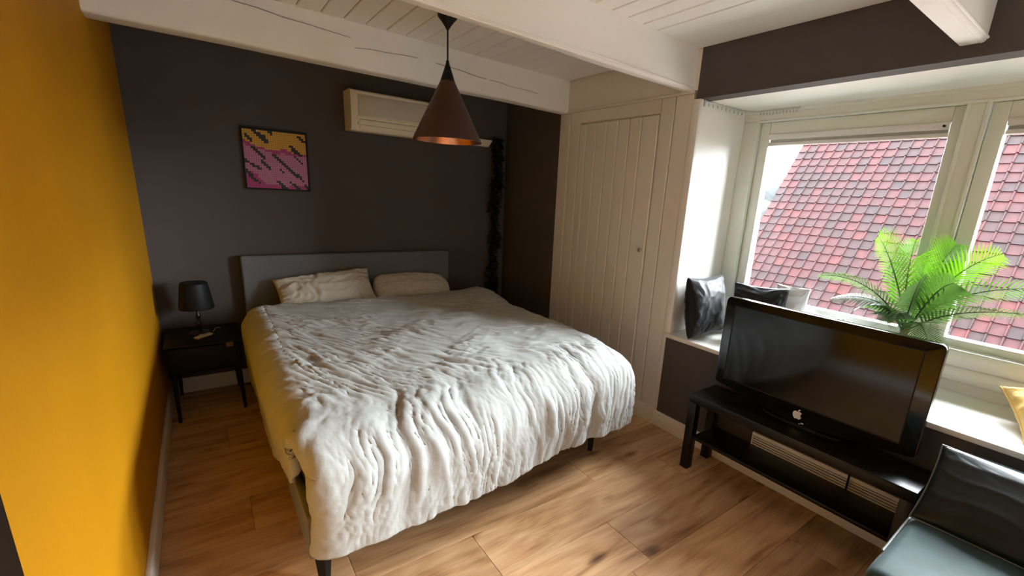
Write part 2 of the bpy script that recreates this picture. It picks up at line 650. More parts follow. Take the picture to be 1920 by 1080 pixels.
DY0, DY1, DZ0, DZ1 = -1.881, -1.094, 0.131, 2.101
for a, b in ((-0.967, YC0), (-1.091, -0.967)):
    wall_plank(a, b, 0.0, 2.193, wall_closet)
for a, b in ((-1.997, -1.884), (YC1, -1.997)):
    wall_plank(a, b, 0.0, 2.193, wall_closet)
wall_plank(-1.884, -1.091, 2.105, 2.193, wall_closet, 'wall_plank', 0, 0.0)
wall_plank(-1.884, -1.091, 0.0, 0.128, wall_closet, 'wall_plank', 0, 0.0)
door = semp('door_1', (W, DY1, DZ0))
dj = [DY1, -1.171, -1.285, -1.396, -1.510, -1.622, -1.732, DY1 - (DY1 - DY0)]
bm = new_bm()
add_box(bm, (W + 0.012, DY0 + 0.003, DZ0 + 0.003), (W + 0.03, DY1 - 0.003, DZ1 - 0.003))
obj('door_core', bm, M_CREAM, door)
for a, b in zip(dj[1:], dj):
    g = 0.0022
    wall_plank(a + (0.0015 if a == DY0 else 0), b, DZ0 + 0.004, DZ1 - 0.004, door, 'door_plank', -0.001)
# hinge screws plates, round escutcheon and little key handle
for z in (2.045, 1.982):
    bm = new_bm()
    add_box(bm, (W - 0.006, -1.099, z - 0.02), (W + 0.001, -1.086, z + 0.02), 0.002)
    obj('hinge', bm, M_CREAM, door, smooth=True)
bm = new_bm()
add_lathe(bm, (W - 0.022, -1.846, 1.214), [(0.0, 0), (0.011, 0), (0.014, 0.006), (0.007, 0.012), (0.006, 0.024)], 16, 'x')
obj('door_knob', bm, M_STEEL, door, smooth=True)
bm = new_bm()
add_lathe(bm, (W - 0.006, -1.104, 1.131), [(0.0, 0.0), (0.014, 0.0), (0.022, 0.002), (0.024, 0.007)], 20, 'x')
obj('cover_cap', bm, M_CREAM, wall_closet, smooth=True)

# jamb trim, jamb, soffit, sill board, ledge mouldings
bm = new_bm()
add_box(bm, (W - 0.006, YJ - 0.03, 0.69), (W + 0.03, YC1 - 0.001, 2.155), 0.006)
struct(obj('trim_1', bm, M_WHITE, smooth=True))
bm = new_bm()
add_box(bm, (W - 0.004, YJ, 0.0), (W + 0.02, YC1 - 0.001, 0.69), 0.003)
struct(obj('trim_2', bm, M_CREAM, smooth=True))
struct(sbox('wall_window_jamb', (W + 0.036, YJ, 0.6), (XF + 0.1, YJ + 0.1, 2.3), M_WHITE))
struct(sbox('ceiling_window_soffit', (W + 0.1, YR, 2.155), (XF + 0.1, YJ + 0.1, 2.3), M_WHITE))
struct(sbox('wall_window_end', (W + 0.036, YR - 0.1, 0.6), (XF + 0.1, YR + 0.08, 2.3), M_WHITE))
bm = new_bm()
add_box(bm, (W - 0.016, YR, 0.662), (XF + 0.08, YJ, 0.69), 0.006)
struct(obj('trim_3', bm, M_WHITE, smooth=True))      # deep window sill board
struct(sbox('wall_window', (XF, YR, 0.0), (XF + 0.1, YJ + 0.1, 0.87), M_WHITE))
for k, (z, r) in enumerate(((0.868, 0.048), (0.785, 0.042))):
    bm = new_bm()
    rg = add_lathe(bm, (XF + 0.005, YR, z), [(r, 0.0), (r, YJ - YR)], 24, 'y')
    struct(obj('trim_%d' % (4 + k), bm, M_WHITE, smooth=True))

# window frame: one outer frame with three sashes, the third unseen and added for daylight
wf = semp('window_1', (XF, -2.2, 0.9))
ZH0, ZH1, ZB0, ZB1 = 2.086, 2.156, 0.87, 0.912
FR = [(-2.157, -2.262), (-3.306, -3.388), (-4.43, -4.52), (-5.56, -5.90)]


def fbox(name, lo, hi, parent, m=M_FRAME, bev=0.004):
    bm = new_bm()
    add_box(bm, lo, hi, bev)
    return obj(name, bm, m, parent, smooth=True)


fbox('frame_head', (XF - 0.02, YR, ZH0), (XF + 0.12, -2.157, ZH1), wf)
fbox('frame_head_groove', (XF - 0.034, YR, 2.136), (XF - 0.018, -2.157, 2.156), wf)
fbox('frame_sill', (XF - 0.03, YR, ZB0), (XF + 0.12, -2.157, ZB1), wf)
for a, b in FR:
    fbox('frame_post', (XF - 0.02, b, ZB1 - 0.01), (XF + 0.12, a, ZH0 + 0.01), wf)
for a, b in FR[:3]:
    if a > -2.2:
        fbox('glazing_bead', (XF - 0.026, b - 0.004, ZB1), (XF - 0.016, b + 0.012, ZH0), wf)
    else:
        fbox('glazing_bead', (XF - 0.028, a - 0.012, ZB1), (XF - 0.016, a + 0.004, ZH0), wf)
        fbox('glazing_bead', (XF - 0.030, b - 0.004, ZB1), (XF - 0.016, b + 0.012, ZH0), wf)
fbox('glazing_bead', (XF - 0.028, -5.56, ZH0 - 0.004), (XF - 0.016, -2.262, ZH0 + 0.010), wf)
SASH = [(-2.265, -3.303, -2.330, -3.252), (-3.391, -4.427, -3.455, -4.37), (-4.523, -5.557, -4.585, -5.50)]
for i, (a, b, ga, gb) in enumerate(SASH):
    ws = wf if i == 0 else semp('window_%d' % (i + 1), (XF, a, 0.9))
    XS = XF + 0.012
    fbox('sash_stile', (XS, ga, ZB1 + 0.002), (XS + 0.07, a, ZH0 - 0.002), ws)
    fbox('sash_stile', (XS, b, ZB1 + 0.002), (XS + 0.07, gb, ZH0 - 0.002), ws)
    fbox('sash_rail', (XS, gb, 2.012), (XS + 0.07, ga, ZH0 - 0.002), ws)
    fbox('sash_rail', (XS, gb, ZB1 + 0.002), (XS + 0.07, ga, 0.955), ws)
    bm = new_bm()
    add_box(bm, (XS + 0.045, gb, 0.95), (XS + 0.051, ga, 2.02))
    obj('glass_pane', bm, M_GLASS, ws)
    if i > 1:
        continue
    # blind pulled up inside the sash
    b = thing('roller_blind', ['light grey blind pulled up at the top of the left window sash',
                               'light grey blind pulled up at the top of the window at the photo edge'][i], 'blind', (XS, (ga + gb) / 2, 2.0), 'blinds pulled up in the sashes')
    fbox('headrail', (XS - 0.014, gb + 0.004, 1.978), (XS + 0.02, ga - 0.004, 2.011), b, M_BLINDL, 0.004)
    fbox('folded_fabric', (XS + 0.012, gb + 0.006, 1.962), (XS + 0.034, ga - 0.006, 1.980), b, M_BLIND, 0.002)
    fbox('bottom_bar', (XS + 0.004, gb + 0.003, 1.942), (XS + 0.036, ga - 0.003, 1.962), b, M_BLINDL, 0.004)
    bm = new_bm()
    add_lathe(bm, (XS - 0.026, gb + 0.02, 1.992), [(0, 0), (0.006, 0), (0.006, 0.014)], 10, 'x')
    obj('end_knob', bm, M_BLACKM, b, smooth=True)

# baseboards
bm = new_bm()
add_box(bm, (0.0, YR, 0.0), (0.02, 0.0, 0.114), 0.004)
struct(obj('baseboard_left', bm, M_CREAM, smooth=True))
bm = new_bm()
add_box(bm, (0.02, -0.018, 0.0), (W, 0.0, 0.114), 0.004)
struct(obj('baseboard_back', bm, M_CREAM, smooth=True))
bbc = semp('baseboard_closet', (W, -1.5, 0))
bm = new_bm()
add_box(bm, (W - 0.018, YC1 - 0.012, 0.0), (W, YC0, 0.116), 0.003)
obj('board', bm, M_CREAM, bbc, smooth=True)
bbr = semp('baseboard_right', (W, -3, 0))
bm = new_bm()
add_box(bm, (W - 0.014, YR, 0.0), (W, YC1 - 0.014, 0.112), 0.003)
obj('board', bm, M_TRIMW, bbr, smooth=True)
for par, spots, xo in ((bbc, ((-2.085, 0.045), (-1.93, 0.06)), 0.018), (bbr, ((-2.20, 0.05), (-2.19, 0.088)), 0.014)):
    for y, z in spots:
        bm = new_bm()
        add_lathe(bm, (W - xo - 0.0015, y, z), [(0, 0), (0.004, 0), (0.005, 0.002)], 10, 'x')
        obj('screw', bm, M_STEEL, par)

# beams: old, slightly out of square, rounded lower edges


def beam(name, y0l, y1l, y0r, y1r, z, bev, xa=-0.02, xb=W + 0.02, n=40, wob=0.004, seed=0):
    """front (camera-side) edge y0, rear edge y1 at left/right ends"""
    bm = new_bm()
    prof = []
    b = bev
    secs = []
    for i in range(n + 1):
        t = i / n
        x = xa + (xb - xa) * t
        yf = y0l + (y0r - y0l) * t
        yb = y1l + (y1r - y1l) * t
        w = lambda k: wob * (mnoise.noise(Vector((x * 1.7, k * 3.1 + seed, 0.3))))
        zz = z + w(1)
        yf += w(2)
        yb += w(3)
        pts = [(yf, ZC + 0.01), (yf, zz + b), (yf + b * 0.12, zz + b * 0.55), (yf + b * 0.55, zz + b * 0.12), (yf + b, zz), (yb - b, zz),
               (yb - b * 0.55, zz + b * 0.12), (yb - b * 0.12, zz + b * 0.55), (yb, zz + b), (yb, ZC + 0.01)]
        secs.append([bm.verts.new((x, p[0], p[1])) for p in pts])
    m = len(secs[0])
    for s, t in zip(secs, secs[1:]):
        for k in range(m):
            bm.faces.new((s[k], s[(k + 1) % m], t[(k + 1) % m], t[k]))
    bm.faces.new(secs[0])
    bm.faces.new(secs[-1][::-1])
    return obj(name, bm, M_BEAM, None, loc=(1.4, (y0l + y0r) / 2, z), smooth=True, angle=50)


b1 = beam('ceiling_beam', -1.062, -0.925, -0.930, -0.828, 2.197, 0.016, wob=0.008, seed=1)
tag(b1, 'white painted ceiling beam with thin cracks, nearest the headboard wall', 'beam', 'white ceiling beams')
b2 = beam('ceiling_beam', -2.262, -2.185, -2.123, -2.045, 2.205, 0.010, wob=0.005, seed=5)
tag(b2, 'white painted ceiling beam with beaded lower edge ending at the closet corner', 'beam', 'white ceiling beams')
b3 = beam('ceiling_beam', -3.440, -3.352, -3.432, -3.346, 2.203, 0.012, xb=W, wob=0.003, seed=9)
tag(b3, 'short visible end of white ceiling beam above the window, nearest the camera', 'beam', 'white ceiling beams')
# bead mouldings along the lower edges of the second and third beam
for bmo, (ya, yb_, z) in ((b2, (-2.262, -2.123, 2.217)), (b3, (-3.440, -3.432, 2.219))):
    bm = new_bm()
    add_tube(bm, [(0.0, ya - 0.001, z), (W, yb_ - 0.001, z)], 0.0055, 8)
    add_tube(bm, [(0.0, ya + 0.014, z - 0.0125), (W, yb_ + 0.014, z - 0.0125)], 0.0045, 8)
    obj('bead_moulding', bm, M_BEAM, bmo, smooth=True)
# cracks in the first beam: thin dark slivers on its front face


def crack(x0, x1, z0, z1, seed, wmax=0.0012):
    bm = new_bm()
    n = 30
    r = random.Random(seed)
    up, lo = [], []
    for i in range(n + 1):
        t = i / n
        x = x0 + (x1 - x0) * t
        yf = -1.062 + (0.132) * ((x + 0.02) / (W + 0.04)) - 0.009
        z = z0 + (z1 - z0) * t + 0.006 * mnoise.noise(Vector((x * 7, seed, 0)))
        wd = wmax * (0.25 + abs(mnoise.noise(Vector((x * 11, seed + 4, 0))))) * math.sin(math.pi * min(1, max(0, t))) ** 0.5
        up.append((x, yf, z + wd))
        lo.append((x, yf, z - wd))
    U = [bm.verts.new(p) for p in up]
    Lo = [bm.verts.new(p) for p in lo]
    U2 = [bm.verts.new((p[0], p[1] + 0.012, p[2])) for p in up]
    L2 = [bm.verts.new((p[0], p[1] + 0.012, p[2])) for p in lo]
    for i in range(n):
        bm.faces.new((U[i], U[i + 1], Lo[i + 1], Lo[i]))
        bm.faces.new((U2[i], U2[i + 1], U[i + 1], U[i]))
        bm.faces.new((Lo[i], Lo[i + 1], L2[i + 1], L2[i]))
    obj('crack', bm, M_CRACK, b1)


crack(0.46, 1.10, 2.385, 2.345, 3)
crack(1.12, 1.50, 2.30, 2.33, 8, 0.0008)
crack(1.62, 2.00, 2.325, 2.300, 13, 0.0009)
crack(2.02, 2.45, 2.30, 2.285, 21, 0.0007)


# ------------------------------------------------------------------ neighbouring roof outside
TH = math.radians(53.4)
RUP = Vector((math.cos(TH), 0, math.sin(TH)))
RN = Vector((-math.sin(TH), 0, math.cos(TH)))
RO = Vector((9.60, 1.593, -0.28))       # eave corner at the verge
roof = thing('neighbouring_roof', 'steep red clay tiled roof of the neighbouring house outside the windows', 'roof', RO)
EXP, TWD = 0.206, 0.2
NROW, NCOL = 23, 52


def proj(P):
    d = Vector(P) - CAM
    z = d.dot(_f)
    if z <= 0.01:
        return None
    return (PPX + F_PX * d.dot(_r) / z, PPY - F_PX * d.dot(_u) / z, z)


def tile_geo(bm, T=None, lay=None, idv=0.0):
    """one pantile in local coords (x = up the slope, y = across toward -Y world, z = normal)"""
    prof = [(-0.002, 0.003), (0.010, 0.0), (0.085, -0.003), (0.160, 0.000), (0.167, 0.026), (0.174, 0.033), (0.190, 0.033), (0.202, 0.006)]
    lo, hi, lip = [], [], []
    for v, h in prof:
        lo.append((-0.004, -v, h + 0.020))
        hi.append((0.222, -v, h + 0.000))
        lip.append((-0.004, -v, h + 0.000))
    tr = (lambda p: bm.verts.new(T @ Vector(p))) if T is not None else (lambda p: bm.verts.new(p))
    A = [tr(p) for p in lo]
    B = [tr(p) for p in hi]
    C = [tr(p) for p in lip]
    fs = []
    for i in range(len(prof) - 1):
        fs.append(bm.faces.new((A[i], A[i + 1], B[i + 1], B[i])))
        fs.append(bm.faces.new((C[i], C[i + 1], A[i + 1], A[i])))
    fs.append(bm.faces.new((A[-1], C[-1], B[-1])))
    fs.append(bm.faces.new((A[0], B[0], C[0])))
    if lay is not None:
        for f in fs:
            for l in f.loops:
                l[lay] = (idv, idv, idv, 1)


RB = Matrix((RUP, Vector((0, 1, 0)), RN)).transposed().to_4x4()   # local -> world rotation
bm = new_bm()
tile_geo(bm)
bmesh.ops.recalc_face_normals(bm, faces=bm.faces)
tme = bpy.data.meshes.new('roof_tile')
bm.to_mesh(tme)
bm.free()
tme.materials.append(M_TILE)
tme.polygons.foreach_set('use_smooth', [True] * len(tme.polygons))
tme.set_sharp_from_angle(angle=math.radians(40))
cand = []
for r in range(NROW):
    for c in range(NCOL):
        P = RO + RUP * (r * EXP) + Vector((0, -c * TWD, 0))
        q = proj(P + RUP * 0.1 + Vector((0, -0.1, 0)))
        vis = q and (1395 < q[0] < 1800 or 1812 < q[0] < 1935) and 240 < q[1] < 690 and (q[0] < 1660 or q[1] > 240)
        cand.append(((1.0 / q[2]) if vis else 0.0, r, c))
cand.sort(reverse=True)
single = set((r, c) for s, r, c in cand[:300] if s > 0)
tr_ = random.Random(4)
bmS = new_bm()
layS = bmS.loops.layers.float_color.new('tile_id')
for s, r, c in cand:
    j = Vector((tr_.uniform(-0.004, 0.004), tr_.uniform(-0.003, 0.003), tr_.uniform(0, 0.004)))
    rot = Matrix.Rotation(tr_.uniform(-0.02, 0.02), 4, 'Z') @ Matrix.Rotation(tr_.uniform(-0.012, 0.012), 4, 'X')
    loc = RUP * (r * EXP + j.x) + Vector((0, -c * TWD + j.y, 0)) + RN * j.z
    T = Matrix.Translation(loc) @ RB @ rot
    if (r, c) in single:
        o = bpy.data.objects.new('roof_tile', tme)
        COL.objects.link(o)
        o.parent = roof
        o.matrix_local = T
    else:
        tile_geo(bmS, Matrix.Translation(RO) @ T, layS, tr_.random())
o = obj('roof_tiles_beyond', bmS, M_TILE, roof, smooth=True)
o['kind'] = 'stuff'
bm = new_bm()
wv = NCOL * TWD
q0 = RO - RN * 0.03
add_prism(bm, [q0, q0 + RUP * (NROW * EXP), q0 + RUP * (NROW * EXP) + Vector((0, -wv, 0)), q0 + Vector((0, -wv, 0))], -RN * 0.12)
obj('roof_deck', bm, M_DECK, roof)
bm = new_bm()
add_tube(bm, [RO + RUP * (NROW * EXP) + RN * 0.02 + Vector((0, 0.05, 0)), RO + RUP * (NROW * EXP) + RN * 0.02 + Vector((0, -wv, 0))], 0.11, 12)
obj('ridge_tiles', bm, M_TILE, roof, smooth=True)
bm = new_bm()
gp = []
for k in range(9):
    a = math.pi * k / 8
    gp.append((0.075 * math.cos(a), -0.075 * math.sin(a)))
ga = RO + Vector((-0.085, 0.05, -0.02))
ra = [bm.verts.new(ga + Vector((p[0], 0, p[1]))) for p in gp]
rb = [bm.verts.new(ga + Vector((p[0], -wv, p[1]))) for p in gp]
for i in range(8):
    bm.faces.new((ra[i], ra[i + 1], rb[i + 1], rb[i]))
g = obj('gutter', bm, M_ZINC, roof, smooth=True)
md = g.modifiers.new('thickness', 'SOLIDIFY')
md.thickness = 0.006
bm = new_bm()
add_box(bm, (RO.x + 0.02, RO.y - wv, RO.z - 3.0), (RO.x + 0.25, RO.y - 0.05, RO.z - 0.06))
obj('house_wall', bm, mat('red_brown_brickwork', (0.10, 0.05, 0.04), 0.9), roof)


# distant pale trees and a house beyond the verge
def ray_pt(px, py, dist):
    d = _f + _r * ((px - PPX) / F_PX) - _u * ((py - PPY) / F_PX)
    return CAM + d.normalized() * dist


def crown(bm, c, r, seed):
    res = bmesh.ops.create_icosphere(bm, subdivisions=3, radius=1.0, matrix=Matrix.Translation(c))
    for v in res['verts']:
        d = (v.co - c).normalized()
        k = 1 + 0.28 * mnoise.noise(d * 2.3 + Vector((seed, 0, 0))) + 0.14 * mnoise.noise(d * 7 + Vector((0, seed, 0)))
        v.co = c + Vector((d.x * r[0], d.y * r[1], d.z * r[2])) * k


for k, (px, py, dist, rr) in enumerate(((1458, 382, 46, (2.0, 2.2, 1.9)), (1425, 425, 40, (2.0, 2.2, 1.9)))):
    c = ray_pt(px, py, dist)
    t = thing('distant_tree', ['pale hazy tree far beyond the left edge of the tiled roof', 'pale hazy tree lowest beyond the tiled roof, beside the window stile'][k], 'tree', (c.x, c.y, c.z - 4.5), 'hazy trees in the distance')
    bm = new_bm()
    crown(bm, c, rr, k * 3.7)
    obj('crown', bm, M_TREE, t, smooth=True, angle=0)
    bm = new_bm()
    add_tube(bm, [(c.x, c.y, c.z - 4.5), (c.x, c.y, c.z)], 0.18, 8)
    obj('trunk', bm, M_STEM, t)

# ------------------------------------------------------------------ numpy noise for cloth
_perm = rng.permutation(512)
_perm = np.concatenate([_perm, _perm, _perm])
_gx = np.cos(np.arange(512) * 2.399963)
_gy = np.sin(np.arange(512) * 2.399963)


def pn(x, y, seed=0):
    x = np.asarray(x, float) + seed * 17.31
    y = np.asarray(y, float) + seed * 9.77
    xi = np.floor(x).astype(int)
    yi = np.floor(y).astype(int)
    xf, yf = x - xi, y - yi
    u = xf ** 3 * (xf * (xf * 6 - 15) + 10)
    v = yf ** 3 * (yf * (yf * 6 - 15) + 10)

    def g(ix, iy, fx, fy):
        h = _perm[_perm[ix % 512] + (iy % 512)] % 512
        return _gx[h] * fx + _gy[h] * fy
    a = g(xi, yi, xf, yf)
    b = g(xi + 1, yi, xf - 1, yf)
    c = g(xi, yi + 1, xf, yf - 1)
    d = g(xi + 1, yi + 1, xf - 1, yf - 1)
    return (a * (1 - u) + b * u) * (1 - v) + (c * (1 - u) + d * u) * v * 1.0


def ridge(x, y, seed=0, p=1.6):
    n = np.clip(np.abs(pn(x, y, seed)) * 2.2, 0, 1)
    return (1 - n) ** p - 0.35


def grid_obj(name, P, m, parent=None, loc=None, smooth=True, close_u=False):
    """P: (nu, nv, 3) world points"""
    nu, nv = P.shape[:2]
    org = Vector(loc) if loc is not None else ORG[parent.name]
    co = (P - np.array(org)).reshape(-1, 3)
    idx = np.arange(nu * nv).reshape(nu, nv)
    q = np.stack([idx[:-1, :-1], idx[1:, :-1], idx[1:, 1:], idx[:-1, 1:]], -1).reshape(-1, 4)
    me = bpy.data.meshes.new(name)
    me.vertices.add(len(co))
    me.vertices.foreach_set('co', co.ravel())
    me.loops.add(q.size)
    me.loops.foreach_set('vertex_index', q.ravel())
    me.polygons.add(len(q))
    me.polygons.foreach_set('loop_start', np.arange(len(q)) * 4)
    me.polygons.foreach_set('loop_total', np.full(len(q), 4))
    me.update(calc_edges=True)
    me.polygons.foreach_set('use_smooth', [smooth] * len(q))
    me.materials.append(m)
    o = bpy.data.objects.new(name, me)
    COL.objects.link(o)
    if parent:
        o.parent = parent
        o.location = org - ORG[parent.name]
    else:
        o.location = org
    ORG[o.name] = org
    return o


def normals(P):
    du = np.gradient(P, axis=0)
    dv = np.gradient(P, axis=1)
    n = np.cross(du, dv)
    n /= (np.linalg.norm(n, axis=-1, keepdims=True) + 1e-9)
    return n


# ------------------------------------------------------------------ bed
bed = thing('bed', 'double bed with dark grey upholstered headboard against the dark wall', 'bed', (1.34, -1.2, 0))
bm = new_bm()
add_box(bm, (0.505, -0.085, 0.06), (2.135, -0.022, 1.0), 0.014, 3)
obj('headboard', bm, M_GREYF, bed, smooth=True)
bm = new_bm()
add_hexa(bm, [(0.502, -2.37, 0.155), (0.502, -2.37, 0.345), (0.502, -0.09, 0.155), (0.502, -0.09, 0.345),
              (0.535, -2.37, 0.155), (0.535, -2.37, 0.345), (0.535, -0.09, 0.155), (0.535, -0.09, 0.345)], 0.008)
obj('side_rail', bm, M_RAIL, bed, smooth=True)
bm = new_bm()
add_hexa(bm, [(2.125, -2.21, 0.155), (2.125, -2.21, 0.345), (2.125, -0.09, 0.155), (2.125, -0.09, 0.345),
              (2.158, -2.21, 0.155), (2.158, -2.21, 0.345), (2.158, -0.09, 0.155), (2.158, -0.09, 0.345)], 0.008)
obj('side_rail', bm, M_RAIL, bed, smooth=True)
bm = new_bm()
add_hexa(bm, [(0.536, -2.37, 0.155), (0.536, -2.37, 0.345), (0.536, -2.335, 0.155), (0.536, -2.335, 0.345),
              (2.158, -2.245, 0.155), (2.158, -2.245, 0.345), (2.158, -2.212, 0.155), (2.158, -2.212, 0.345)], 0.006)
obj('foot_rail', bm, M_RAIL, bed, smooth=True)
bm = new_bm()
add_hexa(bm, [(0.537, -2.33, 0.25), (0.537, -2.33, 0.56), (0.537, -0.09, 0.25), (0.537, -0.09, 0.56),
              (2.122, -2.21, 0.25), (2.122, -2.21, 0.56), (2.122, -0.09, 0.25), (2.122, -0.09, 0.56)], 0.03)
obj('mattress', bm, M_MATT, bed, smooth=True)
for x, y in ((0.552, -2.335), (2.135, -2.165), (0.56, -0.2), (2.12, -0.2)):
    bm = new_bm()
    rg = add_lathe(bm, (x, y, 0.0), [(0.020, 0.0), (0.032, 0.156)], 4)
    cap(bm, rg[0], True)
    cap(bm, rg[1])
    obj('leg', bm, M_BLACKM, bed)

# duvet
NU, NV = 470, 430
DB = 0.085


def arc(l, R):
    l = np.asarray(l, float)
    q = math.pi * R / 2
    out = np.where(l <= 0, l, np.where(l < q, R * np.sin(np.clip(l, 0, q) / R), R))
    dn = np.where(l <= 0, 0, np.where(l < q, R * (1 - np.cos(np.clip(l, 0, q) / R)), R + (l - q)))
    return out, dn


u = np.linspace(0, 1, NU)[:, None] * np.ones((1, NV))
v = np.linspace(0, 1, NV)[None, :] * np.ones((NU, 1))
RL_, RF_, RR_ = 0.12, 0.20, 0.18
# head edge -> foot edge arc length
yH = -0.415 + 0.03 * np.sin(u * 9) - 0.02 * (u < 0.2)
# provisional x (for foot line)
xe = 0.47 + (2.36 - 0.47) * np.clip((u - 0.17) / 0.66, 0, 1)
yF = -2.475 + 0.083 * xe
ZT = 0.668
hemF = 0.222 + 0.012 * np.sin(xe * 5.0) + 0.012 * pn(xe * 6, v * 0, 3) - 0.022 * np.exp(-((xe - 0.5) / 0.10) ** 2)
topY = (yH - (yF + RF_))
dropY = RF_ * (math.pi / 2) + (ZT - RF_ - hemF)
lenY = topY + dropY
bY = v * lenY                       # arc length from the head
lY = bY - topY                      # >0 once over the foot rounding
oy, dy = arc(lY, RF_)
y = yF + RF_ - oy
# x direction
xL = 0.468 + 0.012 * pn(y * 1.5, y * 0, 8) + 0.030 * np.clip((-y - 1.85) / 0.35, 0, 1) + 0.050 * np.clip((lY - 0.02) / 0.2, 0, 1) - 0.012 * np.clip((dy - 0.35) / 0.1, 0, 1)
xR = np.interp(-y, [0.3, 0.6, 1.2, 1.8, 2.2, 2.5], [2.37, 2.37, 2.34, 2.375, 2.33, 2.285])
hemL = np.interp(-y, [0.3, 1.45, 1.65, 1.85, 2.0, 2.2, 2.46], [0.20, 0.20, 0.24, 0.32, 0.365, 0.375, 0.37])
hemR = np.interp(-y, [0.3, 1.5, 2.3], [0.26, 0.23, 0.21])
dropL = RL_ * (math.pi / 2) + (ZT - RL_ - hemL)
_cs = np.clip((lY + 0.10) / 0.24, 0, 1)
_cs = _cs * _cs * (3 - 2 * _cs)
RLv = RL_ * (1 - _cs) + 0.05 * _cs
dropL = dropL * (1 - _cs) + 0.09 * _cs
dropR = RR_ * (math.pi / 2) + (ZT - RR_ - hemR)
topX = (xR - RR_) - (xL + RLv)
lenX = dropL + topX + dropR
aX = u * lenX
lL = dropL - aX
lR = aX - dropL - topX
ol, dl = arc(lL, RLv)
orr, dr = arc(lR, RR_)
x = np.where(lL > 0, xL + RLv - ol, np.where(lR > 0, xR - RR_ + orr, xL + RLv + (aX - dropL)))
y = y + 0.85 * _cs * dl
dl = dl * (1 - _cs)
dd = (np.maximum(dl, dr) ** 5 + dy ** 5 + 1e-12) ** 0.2
hem = np.where(lL > 0, hemL, np.where(lR > 0, hemR, hemF))
zt = ZT + 0.018 * pn(x * 1.6, y * 1.6, 5) + 0.022 * np.exp(-((y + 0.55) / 0.25) ** 2) + 0.012 * np.exp(-((x - 2.15) ** 2 + (y + 0.5) ** 2) / 0.06)
zt = zt - 0.045 * np.clip((-y - 1.3) / 1.1, 0, 1) ** 2
_fade = np.clip(1 - dd / 0.40, 0, 1)
z = ZT + (zt - ZT) * _fade - dd
z = np.maximum(z, np.minimum(hemF, 0.20) - 0.06)
# drape flare / tuck: hem falls slightly inwards on the sides
side = np.clip((np.maximum(dl, 0) - 0.1) / 0.35, 0, 1)
x = x + side * 0.022 * (lL > 0) - 0.05 * np.clip((dr - 0.15) / 0.3, 0, 1) * (lR > 0)
# head end tucks down
hd = np.clip(1 - bY / 0.10, 0, 1)
z = z - 0.075 * hd ** 2
P = np.stack([x, y, z], -1)
# wrinkles
AX = aX - dropL + 0.47
cx_, cy_ = -0.15, 0.0
rad = np.sqrt((AX - cx_) ** 2 + (bY + 0.40) ** 2)
phi = np.arctan2(bY + 0.40, AX - cx_)
wx, wy = AX + 0.06 * pn(AX * 3, bY * 3, 21), bY + 0.06 * pn(AX * 3, bY * 3, 22)
mod = np.clip(0.55 + 1.1 * pn(AX * 2.1, bY * 2.1, 31), 0.05, 1.4)
mod2 = np.clip(0.55 + 1.2 * pn(AX * 3.3, bY * 3.3, 33), 0.05, 1.4)
wphi = phi + 0.07 * pn(wx * 2.2, wy * 2.2, 23)
wphi2 = phi + 0.022 * pn(wx * 4.0, wy * 4.0, 26)


def fold(x, y, seed):
    n = np.clip(pn(x, y, seed) * 2.0, -1, 1)
    return 0.6 - n * n


mod3 = np.clip(0.65 + 1.4 * pn(AX * 4.6, bY * 4.6, 35), 0.0, 1.6)
topW = (0.013 * fold(wphi * 8.0, rad * 1.5, 1) * mod
        + 0.0150 * ridge(wphi * 19, rad * 2.4, 2, 1.3) * mod2
        + 0.0125 * ridge(wphi2 * 38, rad * 3.6, 3, 1.2) * mod3
        + 0.0075 * ridge(wphi2 * 70 + 0.5 * pn(wx * 9, wy * 9, 27), rad * 6.5, 4, 1.1) * mod2)
iso = (0.0060 * pn(wx * 5, wy * 7, 41) + 0.0050 * ridge(wx * 8, wy * 15, 42) * mod2 + 0.0009 * pn(wx * 26, wy * 40, 43))
fw_ = np.clip((lY + 0.25) / 0.38, 0, 1)
fx = AX + 0.16 * (bY - topY) * (0.45 - u) + 0.055 * pn(AX * 2.6, bY * 2.6, 51) + 0.015 * pn(AX * 9, bY * 7, 52)
modf = np.clip(0.55 + 1.5 * pn(AX * 3.0, bY * 2.4, 36), 0.0, 1.5)
fx2 = fx + 0.05 * (bY - topY) + 0.02 * pn(AX * 6, bY * 5, 53)
footW = (0.026 * fold(fx * 4.8, bY * 0.9, 61) + 0.022 * fold(fx2 * 9.5, bY * 1.8, 62) * modf + 0.016 * ridge(fx2 * 13, bY * 2.6, 63, 1.25) * mod3
         + 0.0085 * ridge(fx2 * 25 + 3 * bY, bY * 6, 64, 1.15) * mod2 + 0.0040 * ridge(fx * 44 - 8 * bY, bY * 14, 65, 1.1) * modf + 0.0018 * pn(AX * 26, bY * 22, 66))
sd = np.clip(np.maximum(lL, 0) / 0.12, 0, 1)
sw = (0.009 * fold(bY * 5 + AX * 3, AX * 1.2, 71) * mod + 0.004 * ridge(bY * 14 + AX * 7, AX * 3, 72))
edgeL = np.exp(-((lL - 0.02) / 0.13) ** 2)
sw2 = 0.012 * fold(bY * 13 - AX * 6, AX * 2.0, 73) * edgeL
disp = topW * (1 - fw_) * (1 - sd) + footW * fw_ * (1 - 0.5 * sd) + sw * sd * (1 - 0.5 * fw_) + iso * (1 - 0.5 * sd) * (1 - 0.5 * fw_) + sw2 * (1 - fw_)
hemfade = 1.0
Nn = normals(P)
if Nn[NU // 2, NV // 3, 2] < 0:
    Nn = -Nn
P = P + Nn * (disp * 1.0)[..., None]
# thickened hem bead
dv_o = grid_obj('duvet', P, M_DUVET, None, loc=(1.34, -1.4, 0.6))
tag(dv_o, 'rumpled off-white duvet spread over the bed and hanging over its foot', 'duvet')
md = dv_o.modifiers.new('thickness', 'SOLIDIFY')
md.thickness = 0.018
md.offset = -1


